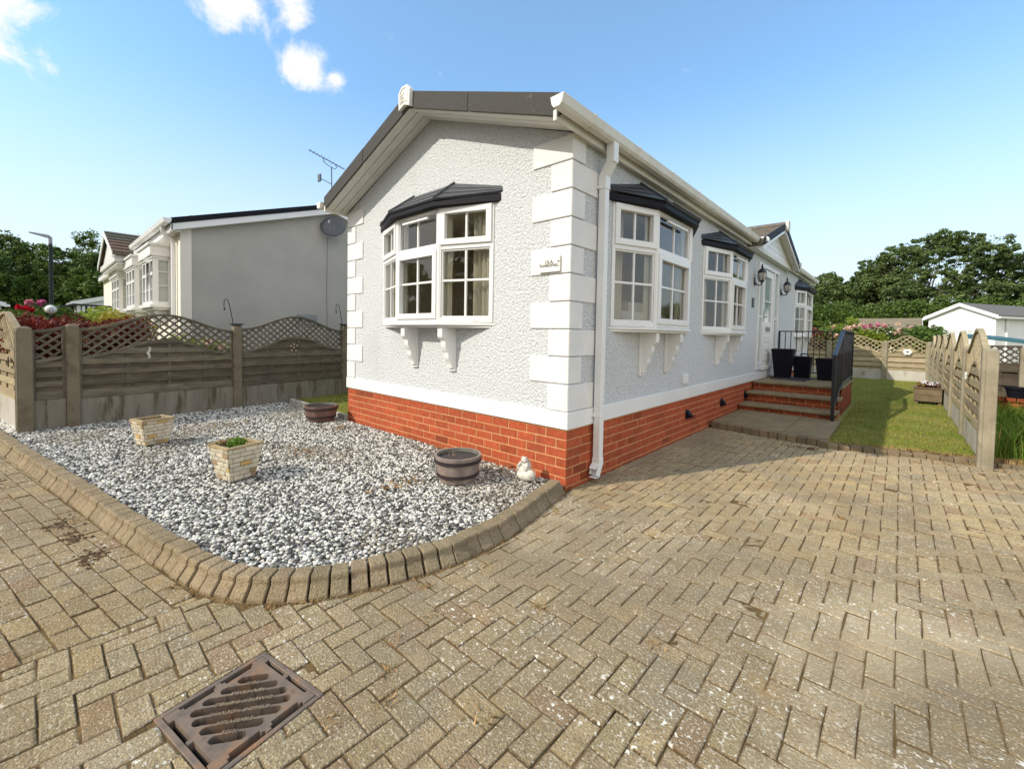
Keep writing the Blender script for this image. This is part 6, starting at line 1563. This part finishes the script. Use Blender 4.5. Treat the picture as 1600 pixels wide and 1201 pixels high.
# plants in the neighbour's front bed
shrub('red_acer', 'dark red leaved shrub behind the corner post of the left fence', 'shrub', (-6.55, -2.95, 0.0), [(0.0, 0.0, 1.05, .34), (0.3, 0.1, 1.18, .22), (-.35, .1, 1.15, .30), (-.6, -.05, 1.2, .28), (.1, .35, 1.22, .26), (.15, .3, .75, .4)], 2600, 0.045, 'red_leaf', 61, .35)
shrub('red_acer', 'dark red leaved shrub beside the golden shrub behind the left fence', 'shrub', (-6.75, -2.05, 0.0), [(0, -.1, 1.15, .28), (.1, .12, 1.22, .24), (-.2, .15, 1.25, .24), (0, -.35, 1.12, .26), (0, 0, .75, .4)], 2400, 0.045, 'red_leaf', 62, .35)
shrub('golden_shrub', 'golden yellow feathery shrub behind the left fence', 'shrub', (-7.55, -1.95, 0.0), [(0, 0, 1.28, .24), (.1, .2, 1.22, .24), (.15, -.2, 1.30, .22), (-.3, -.1, 1.36, .24), (0.1, .05, .85, .38)], 2600, 0.04, 'yellow_leaf', 63, .35)
shrub('lime_shrub', 'lime green shrub beneath the neighbouring bay windows', 'shrub', (-9.2, -2.1, 0.0), [(0, 0, 1.38, .3), (-.6, .1, 1.42, .28), (.3, -.2, 1.3, .3), (0, 0, .9, .45)], 2200, 0.05, 'lime_leaf', 64, .5)
shrub('rose_bush', 'rose bush with one big cluster of red flowers at the left edge', 'rose', (-7.7, -3.12, 0.0), [(0, 0, 1.25, .30), (-.1, -.25, 1.15, .3), (0, .2, 1.2, .25), (0, 0, .8, .35)], 1500, 0.045, 'hedge_leaf', 65, .55,
      flowers=(([(-7.6, -3.10, 1.56), (-7.6, -3.03, 1.55), (-7.62, -2.98, 1.53)], .036, 200, .018, 'red_petal', 'red_flowers'),))
shrub('rose_bush', 'rose bush with pink blooms behind the red roses', 'rose', (-8.6, -2.95, 0.0), [(0, 0, 1.40, .28), (.1, .2, 1.42, .25), (0, .35, 1.35, .25), (0, .1, .9, .4)], 1500, 0.045, 'hedge_leaf', 66, .55,
      flowers=(([(-8.5, -3.00, 1.67)], .05, 110, .022, 'pink_petal', 'pale_pink_flowers'), ([(-8.45, -2.87, 1.67)], .055, 130, .022, 'magenta_petal', 'pink_flowers')))
shrub('rambling_rose', 'sprawling green shrub with pale flowers behind the longest lattice panel', 'shrub', (-6.45, -1.15, 0.0), [(0, 0, .85, .3), (.1, -.3, .95, .25), (0, .25, .9, .22)], 1100, 0.04, 'lime_leaf', 67, .5,
      flowers=(([(-6.2, -1.1, 1.08), (-6.2, -.9, 1.0)], .06, 60, .028, 'peach_petal', 'flowers'),))
gb = thing('globe_sign', (-6.95, -2.79, 0), 'white round globe on a short pole among the red shrubs', 'globe')
m = MB(); m.ball((-6.95, -2.79, 1.53), 0.062, 20, 14); m.build('globe', 'glasswhite', gb, smooth=True)
m = MB(); m.tube([(-6.95, -2.79, 0), (-6.95, -2.79, 1.45)], 0.02, 8); m.build('pole', 'post_green', gb)
m = MB()
for (a, b) in ((-.018, .02), (.012, .03), (.02, .005), (-.01, -.012), (.03, -.03), (-.025, -.03)): m.ball((-6.890, -2.79 + a * .7, 1.53 + b * .7), (0.004, 0.008, 0.006), 6, 5)
m.build('motif', 'letter', gb)
# metal railing and lamp post further down the road
rr_ = thing('road_railing', (-12, -2.2, 0), 'dark green metal railing beyond the red shrubs', 'railing')
m = MB(); m.tube([(-11.4, -3.1, 1.50), (-12, -2.35, 1.80), (-12, -1.72, 1.78)], 0.022, 6); m.tube([(-11.4, -3.1, 0.6), (-12, -2.35, 0.9), (-12, -1.72, .9)], 0.02, 6)
m.build('rails', 'post_green', rr_)
for i in range(16):
    f = i / 15; 
    if f < .5: p = (-11.4 - .6 * f * 2, -3.1 + .75 * f * 2, 1.5 + .3 * f * 2)
    else: p = (-12, -2.35 + .63 * (f - .5) * 2, 1.79)
    m = MB(); m.tube([(p[0], p[1], 0), p], 0.011 if i % 5 else .022, 5); m.build('baluster', 'post_green', rr_)
lp = thing('lamp_post', (-19.97, -2.55, 0), 'tall green street lamp post with flat head against the trees', 'street lamp')
m = MB(); m.lathe([(0.085, 0), (0.085, 1.2), (0.06, 1.25), (0.05, 4.15)], 12, (-19.97, -2.55, 0)); m.build('pole', 'post_green', lp)
m = MB(); m.tube([(-19.97, -2.55, 4.1), (-19.97, -2.55, 4.36), (-19.97, -2.62, 4.40)], 0.05, 8); m.build('collar', 'aluminium', lp)
m = MB(); m.hexa([(-20.06, -2.60, 4.34), (-19.88, -2.60, 4.34), (-19.92, -3.05, 4.44), (-20.02, -3.05, 4.44), (-20.06, -2.60, 4.44), (-19.88, -2.60, 4.44), (-19.92, -3.05, 4.47), (-20.02, -3.05, 4.47)]); m.build('lamp_head', 'aluminium', lp, bevel=0.01)
def bungalow(name, label, x0, x1, y0, y1, zw, zr, ridge, wall_m, roof_m, rot=None, win=()):
    t = thing(name, ((x0 + x1) / 2, (y0 + y1) / 2, 0), label, 'house')
    m = MB(); m.box(x0, x1, y0, y1, -0.5, zw)
    xm, ym = (x0 + x1) / 2, (y0 + y1) / 2; o = .18
    if ridge == 'x':
        for x in (x0, x1 - .05): m.prism([(x, y0, zw), (x, y1, zw), (x, ym, zr)], (.05, 0, 0))
    else:
        for y in (y0, y1 - .05): m.prism([(x0, y, zw), (x1, y, zw), (xm, y, zr)], (0, .05, 0))
    m.build('wall', wall_m, t)
    r = MB(); f = MB(); h = .12; sl = (zr - zw) / ((ym - y0) if ridge == 'x' else (xm - x0))
    for sg in (1, -1):
        if ridge == 'x':
            ye = ym + sg * (ym - y0 + o); ze = zw - sl * o
            r.hexa([(x0 - o, ym, zr + .02), (x1 + o, ym, zr + .02), (x1 + o, ye, ze + .02), (x0 - o, ye, ze + .02), (x0 - o, ym, zr + h), (x1 + o, ym, zr + h), (x1 + o, ye, ze + h), (x0 - o, ye, ze + h)])
            for x in (x0 - o - .02, x1 + o): f.hexa([(x, ym, zr - .1), (x + .02, ym, zr - .1), (x + .02, ye, ze - .1), (x, ye, ze - .1), (x, ym, zr + .1), (x + .02, ym, zr + .1), (x + .02, ye, ze + .1), (x, ye, ze + .1)])
            f.box(x0 - o, x1 + o, ye - .02 if sg > 0 else ye - .1, ye + .1 if sg > 0 else ye + .02, ze - .08, ze + .03)
        else:
            xe = xm + sg * (xm - x0 + o); ze = zw - sl * o
            r.hexa([(xm, y0 - o, zr + .02), (xe, y0 - o, ze + .02), (xe, y1 + o, ze + .02), (xm, y1 + o, zr + .02), (xm, y0 - o, zr + h), (xe, y0 - o, ze + h), (xe, y1 + o, ze + h), (xm, y1 + o, zr + h)])
            for y in (y0 - o - .02, y1 + o): f.hexa([(xm, y, zr - .1), (xe, y, ze - .1), (xe, y + .02, ze - .1), (xm, y + .02, zr - .1), (xm, y, zr + .1), (xe, y, ze + .1), (xe, y + .02, ze + .1), (xm, y + .02, zr + .1)])
            f.box(xe - .02 if sg > 0 else xe - .1, xe + .1 if sg > 0 else xe + .02, y0 - o, y1 + o, ze - .08, ze + .03)
    r.build('roof', roof_m, t); f.build('fascia', 'white', t)
    for (a, b, c, d) in win:     # windows on the y0 face
        w_ = MB(); w_.box(a, b, y0 - .03, y0, c, d); wf = w_.build('window', 'white', t)
        g = MB(); n = 2; 
        for i in range(n):
            s = a + .05 + (b - a - .05) * i / n; e2 = s + (b - a - .05) / n - .05
            for (u0, u1) in ((c + .05, c + (d - c) * .6), (c + (d - c) * .6 + .05, d - .05)): g.box(s, (s + e2) / 2 - .012, y0 - .036, y0 - .03, u0, u1); g.box((s + e2) / 2 + .012, e2, y0 - .036, y0 - .03, u0, u1)
        g.build('pane', 'pale_glass', wf)
    return t
bungalow('distant_house', 'small grey roofed white house in front of the trees beside the neighbouring bay windows', -34, -28, -1.6, 1.8, 2.45, 2.95, 'x', 'house_white', 'far_roof')
bungalow('distant_house', 'grey distant house at the extreme left edge above the red roses', -34, -29, -8.0, -4.0, 2.3, 2.95, 'x', 'house_white', 'far_roof')

# woodland on the left: separate trees
WT = [(-33, -6.5, 6.6, 2.8), (-35, -3.8, 6.3, 2.5), (-33, -2.2, 5.8, 2.0), (-36, -0.4, 7.2, 2.5), (-34, 2.0, 7.6, 2.4), (-36, 5.0, 9.2, 2.9), (-30, -0.6, 4.2, 1.7), (-31, 2.6, 5.0, 1.9), (-31, -4.6, 4.0, 1.8)]
WL = ['broad dark tree at the left edge of the woodland', 'dark tree behind the roses, left of the street lamp', 'dark tree directly behind the street lamp', 'tall dark tree right of the street lamp', 'tall dark tree standing above the white porch gable', 'tallest dark tree behind the roof of the cream home', 'low bushy tree between the street lamp and the cream home', 'low dark tree behind the windows of the cream home', 'lower paler bushy tree under the left edge of the woodland']
for i, ((x, y, h, r), lb) in enumerate(zip(WT, WL)):
    rd = random.Random(100 + i); bl = []
    for k in range(8):
        a = rd.uniform(0, 6.28); q = r * rd.uniform(.25, .75); z = h * rd.uniform(.28, .80)
        bl.append((q * math.cos(a), q * math.sin(a), z, r * rd.uniform(.38, .58)))
    bl += [(0, 0, h * .82, r * .5), (0, 0, h * .5, r * .75), (0, 0, h * .25, r * .8)]
    tree('woodland_tree', lb, (x, y, 0), h * .9, bl, 42000, 0.085, 'wood_leaf' if i not in (6, 8) else 'hedge_leaf', 200 + i, .25, sub=520, subr=.22, group='trees behind the left road', shell=.35)

# trees and hedge at the back right (about 45-60 m away)
def bt(name, lb, x, y, blobs, n, size, seed, tr, sub, subr, h): return tree(name, lb, (x, y, 0), h, blobs, n, size, 'tree_leaf', seed, tr, sub=sub, subr=subr, group='oaks beyond the back hedge')
rd = random.Random(5)
bl = []
for (px, pz, r) in ((-4.3, 7.3, 1.2), (-3.4, 8.6, 1.4), (-1.8, 9.3, 1.5), (-.4, 9.7, 1.5), (1.2, 10.2, 1.4), (2.6, 10.0, 1.4), (3.9, 9.0, 1.4), (5.2, 8.0, 1.4), (6.2, 7.2, 1.3), (-2.6, 6.6, 1.6), (-4.2, 5.2, 1.7), (-1.2, 5.4, 1.8), (1.2, 5.0, 1.9), (3.2, 5.4, 1.8), (5.2, 5.4, 1.7), (6.6, 5.0, 1.6), (.6, 7.6, 1.0), (3.6, 7.4, 1.1), (-4.0, 6.4, 1.3), (-2.2, 7.9, 1.2), (-.8, 8.2, 1.2), (.6, 8.9, 1.1), (2.2, 8.6, 1.2), (3.4, 7.9, 1.2), (4.6, 7.0, 1.3), (2.0, 6.8, 1.2), (-.9, 6.9, 1.1), (-4.8, 4.0, 1.3), (-3.0, 3.8, 1.6), (6.8, 3.8, 1.4), (3.5, 3.6, 1.6), (.2, 3.6, 1.6)):
    bl.append((px, rd.uniform(-1.5, 1.5), pz, r, r, r * .72))
bt('oak_tree', 'largest spreading oak with open crown behind the white house', 3.5, 51, bl, 170000, 0.092, 301, .26, 1350, .175, 9)
bl = []
for (px, pz, r) in ((-1.9, 5.0, 1.0), (-1.2, 6.6, 1.2), (-.2, 7.4, 1.2), (.9, 7.3, 1.2), (1.9, 6.6, 1.1), (-2.1, 4.0, 1.0), (0, 5.2, 1.2), (1.4, 5.2, 1.1), (2.3, 5.6, .9), (-.8, 3.6, 1.2), (1.2, 3.6, 1.2)): bl.append((px, rd.uniform(-1, 1), pz, r, r, r * .8))
bt('oak_tree', 'medium oak left of the largest oak beyond the hedge', -.3, 52, bl, 85000, 0.092, 302, .2, 560, .22, 7)
bl = []
for (px, pz, r) in ((0, 7.0, 1.2), (-.8, 6.0, 1.2), (.7, 6.1, 1.1), (0, 4.8, 1.3), (-1.4, 4.6, 1.0), (1.2, 4.4, 1.0), (0, 3.2, 1.3)): bl.append((px, rd.uniform(-1, 1), pz, r, r, r * .85))
bt('oak_tree', 'smaller oak just right of the park home gutter', -3.7, 52, bl, 55000, 0.092, 303, .18, 360, .24, 6.5)
bl = []
for (px, pz, r) in ((0, 7.2, 1.4), (-1.6, 6.6, 1.3), (1.6, 6.4, 1.4), (0, 5.2, 1.8), (-2, 5.4, 1.5), (2, 5.2, 1.6), (0, 4, 2.), (3.2, 6.6, 1.4)): bl.append((px, rd.uniform(-1, 1), pz, r, r, r * .8))
bt('oak_tree', 'oak at the right edge behind the roof of the white house', 12.6, 50, bl, 70000, 0.092, 304, .22, 600, .25, 7)
hb = []
for i in range(44):
    x = -12 + i * .75; hb.append((x, 44 + rd.uniform(-.8, .8), rd.uniform(1.4, 3.9), rd.uniform(1.0, 1.4)))
hd = thing('hedge', (3, 44, 0), 'long tall dark green hedge beyond the gardens', 'hedge')
V, Fq, tn = leaves(80000, [b[:3] for b in hb] + [(-12 + i * .7, 44, 1.2) for i in range(48)] + [(-12 + i * .7, 44, 3.5 + .3 * math.sin(i)) for i in range(48)], [b[3] for b in hb] + [1.1] * 48 + [.95] * 48, 0.10, .6, .5, seed=77)
npmesh('foliage', V, Fq, 'hedge_leaf', tn, hd)
m = MB()
for i in range(20): m.tube([(-11.5 + i * 1.6, 44, 0), (-11.5 + i * 1.6 + rd.uniform(-.2, .2), 44, 3)], [.09, .04], 6)
m.build('stems', 'bark', hd)

# white house at the right edge (turned 30 degrees), brown-roofed bungalow, shrubs
wh = bungalow('white_house', 'white house with grey tiled roof beyond the side fence', 0, 3.05, 0, 9, 2.80, 3.50, 'y', 'house_white', 'far_roof', win=((0.95, 1.40, 1.35, 2.05), (1.62, 2.12, 1.35, 2.05)))
for ch in wh.children:
    pass
K = Vector((5.92, 32.85, 0)); ang = R_(-30)
ex = Vector((math.cos(ang), math.sin(ang), 0)); origin = K - ex * 3.05
ctr = Vector(wh.location); rotm = Matrix.Rotation(ang, 4, 'Z')
wh.location = origin + (rotm @ ctr); wh.rotation_euler = (0, 0, ang)
m = MB(); m.tube([(3.05 + .06 - ctr.x, .9 - ctr.y, 2.7), (3.05 + .06 - ctr.x, .9 - ctr.y, 0)], .05, 8); m.build('downpipe', 'white', wh, local=True)
bungalow('brown_bungalow', 'low bungalow with mossy brown roof and white verges beyond the roses', 0.35, 2.5, 21.5, 24.5, 1.72, 2.20, 'x', 'cream_render', 'far_roof_brown')
def RS(i): return random.Random(400 + i)
pf = []
for i in range(26): q = RS(i); pf.append((q.uniform(.1, 2.4), 16.15 + q.uniform(-.15, .15), q.uniform(1.45, 1.86)))
shrub('rose_hedge', 'rose hedge dotted with pale pink flowers behind the back fence', 'rose', (1.2, 16.4, 0), [(-1.2, 0, 1.25, .5), (-.4, 0, 1.3, .5), (.4, 0, 1.35, .5), (1.1, 0, 1.35, .5), (1.6, .1, 1.25, .5)], 3200, .06, 'hedge_leaf', 71, .55, flowers=((pf, .07, 420, .04, 'peach_petal', 'pale_flowers'), ([(1.25, 16.0, 1.80), (1.45, 16.0, 1.83), (1.1, 16.05, 1.76), (1.6, 16.05, 1.78)], .07, 120, .04, 'pink_petal', 'pink_flowers')))
shrub('lime_shrub', 'bright lime green shrub just behind the back fence', 'shrub', (1.0, 15.85, 0), [(-.25, 0, 1.35, .3), (.15, 0, 1.4, .28), (.5, .0, 1.3, .25)], 1500, .05, 'lime_leaf', 72, .5)
shrub('copper_shrub', 'copper red shrub behind the landing railing', 'shrub', (-.2, 16.3, 0), [(-.2, 0, 1.4, .35), (.15, 0, 1.3, .3), (-.1, 0, 1.05, .35)], 1300, .06, 'copper_leaf', 73, .5)
shrub('green_shrub', 'round green shrub against the white house wall', 'shrub', (2.55, 18.2, 0), [(0, 0, 1.35, .5), (.3, 0, 1.5, .4), (-.3, 0, 1.4, .4), (0, 0, .9, .6)], 2200, .07, 'hedge_leaf', 74, .55)
shrub('feathery_shrub', 'tall loose yellow green shrub in front of the brown bungalow', 'shrub', (.45, 19.2, 0), [(0, 0, 1.7, .4), (-.5, 0, 1.6, .35), (.3, 0, 1.5, .4), (.1, 0, 2.0, .25), (-.2, 0, 1.1, .5)], 1700, .07, 'lime_leaf', 75, .4)

# right edge: neighbour's garden beyond the tall grass
df = thing('dark_fence', (4.2, 7.6, 0), 'dark stained lattice fence beyond the tall grass', 'fence')
DP = [(2.85, 8.4), (3.62, 8.15), (5.3, 7.7)]
fence_post(df, (3.62, 8.15), (1, -.25), 1.24, 0.075, 'concrete'); fence_post(df, (5.3, 7.7), (1, -.25), 1.24, 0.075, 'concrete')
for i, (a, b) in enumerate(zip(DP, DP[1:])):
    L = math.hypot(b[0] - a[0], b[1] - a[1]) - 0.15; f = lambda s: 1.22
    fence_panel(df, a, b, 0, 0, .3, f, lambda s: .95, 'fence_dark', .075, 1, rows=5, seed=60 + i)
m = MB(); m.box(2.95, 3.75, 7.37, 7.48, 0.0, 0.36, 1)
for r in range(4): 
    for i in range(5): m.box(2.945 + i * .163, 3.098 + i * .163, 7.36, 7.49, .05 + r * .08, .12 + r * .08, 0, rt(.7, 1.05))
for i in range(7): m.box(2.95 + i * .115, 3.055 + i * .115, 7.33, 7.51, .37, .43, 0, rt(.5, .8))
tag(m.build('low_wall', ['brick', 'mortar']), 'low brick wall just beyond the tall grass', 'wall')
bp = thing('black_pot', (3.42, 7.45, .43), 'round black pot standing on the low brick wall', 'pot')
m = MB(); m.lathe([(.10, .432), (.125, .56), (.14, .57), (.14, .60), (.12, .60), (.115, .55)], 16, (3.42, 7.43, 0)); m.build('body', 'black_plastic', bp, smooth=True)
tb = thing('garden_table', (3.95, 7.0, 0), 'white garden table cut by the right edge', 'table')
m = MB(); m.box(3.52, 4.5, 6.9, 7.5, .93, .96); m.build('tabletop', 'white', tb, bevel=.006)
for x, y in ((3.6, 6.95), (4.4, 6.95), (3.6, 7.45), (4.4, 7.45)): m = MB(); m.box(x, x + .04, y - .02, y + .02, 0, .93); m.build('leg', 'white', tb)
ga2 = thing('garden_statue', (3.62, 6.6, 0), 'pale weathered stone statue beyond the tall grass', 'statue')
m = MB(); m.ball((3.62, 6.6, .62), (.10, .09, .17), 12, 10); m.ball((3.6, 6.56, .84), (.085, .085, .07), 12, 8); m.ball((3.55, 6.53, .62), (.05, .05, .14), 10, 8); m.ball((3.70, 6.55, .6), (.05, .05, .15), 10, 8); m.lathe([(.14, 0), (.14, .4), (.10, .46)], 14, (3.62, 6.6, 0)); m.build('figure', 'timber_planter', ga2, smooth=True); ga2.children[0].data.materials[0] = M['stone_block']
pc = thing('parasol', (3.75, 9.4, 0), 'sagging teal canopy behind the dark fence', 'canopy')
m = MB(); n = 9; vs = []
for i in range(n):
    f = i / (n - 1); x = 2.95 + 1.3 * f; z = 1.42 - .20 * f ** 1.6
    vs += [(x, 9.2, z), (x, 9.8, z + .05), (x, 9.8, z + .01), (x, 9.2, z - .05)]
m.add(vs, [(4 * i + j, 4 * i + (j + 1) % 4, 4 * i + 4 + (j + 1) % 4, 4 * i + 4 + j) for i in range(n - 1) for j in range(4)] + [(3, 2, 1, 0), (4 * n - 4, 4 * n - 3, 4 * n - 2, 4 * n - 1)]); m.build('canvas', 'teal', pc)
m = MB(); m.tube([(3.0, 9.5, 0), (3.0, 9.5, 1.42)], .02, 6); m.tube([(4.2, 9.5, 0), (4.2, 9.5, 1.22)], .02, 6); m.build('pole', 'dish', pc)
cr_ = thing('parked_car', (6.6, 14.5, 0), 'silver parked car half hidden at the right edge', 'car')
m = MB(); prof = [(-2.1, .35), (-2.1, .72), (-1.9, .86), (-1.1, .95), (-.5, 1.42), (.9, 1.44), (1.7, 1.0), (2.1, .9), (2.15, .4)]
m.prism([(6.6 + a, 13.7, z) for a, z in prof], (0, 1.65, 0)); m.build('body', 'car_paint', cr_, bevel=.06, seg=2, smooth=True)
m = MB(); gp = [(-.95, .98), (-.45, 1.36), (.85, 1.38), (1.5, 1.02)]
m.prism([(6.6 + a, 13.685, z) for a, z in gp], (0, 1.68, 0)); m.build('window', 'dark_glass', cr_)
for x in (5.25, 7.9):
    for y in (13.75, 15.25): m = MB(); m.lathe([(.31, -.09), (.33, -.05), (.33, .05), (.31, .09)], 20, (0, 0, 0)); m.v = [(x + v[0], y + v[2], .33 + v[1]) for v in m.v]; m.build('wheel', 'black_plastic', cr_)

# planting across the road behind the viewpoint: it is what the front windows mirror
hb = [(-36 + i * .9, -17 + random.uniform(-.6, .6), random.uniform(.8, 3.4), random.uniform(1.0, 1.5)) for i in range(52)] + [(-36 + i * .9, -17, 1.0, 1.3) for i in range(52)] + [(-34 + i * 1.3, -18, 4.0 + 1.6 * math.sin(i * 1.7) + math.sin(i * .6), 1.4) for i in range(30)]
h2 = thing('roadside_hedge', (-14, -17, 0), 'dark hedge across the road, mirrored in the front bay window', 'hedge')
V, Fq, tn = leaves(80000, [b[:3] for b in hb], [b[3] for b in hb], 0.2, .6, .5, seed=88)
npmesh('foliage', V, Fq, 'wood_leaf', tn, h2)
m = MB()
for i in range(30): m.tube([(-35 + i * 1.5, -17, 0), (-35 + i * 1.5, -17.1, 2.6)], [.09, .04], 6)
m.build('stems', 'bark', h2)
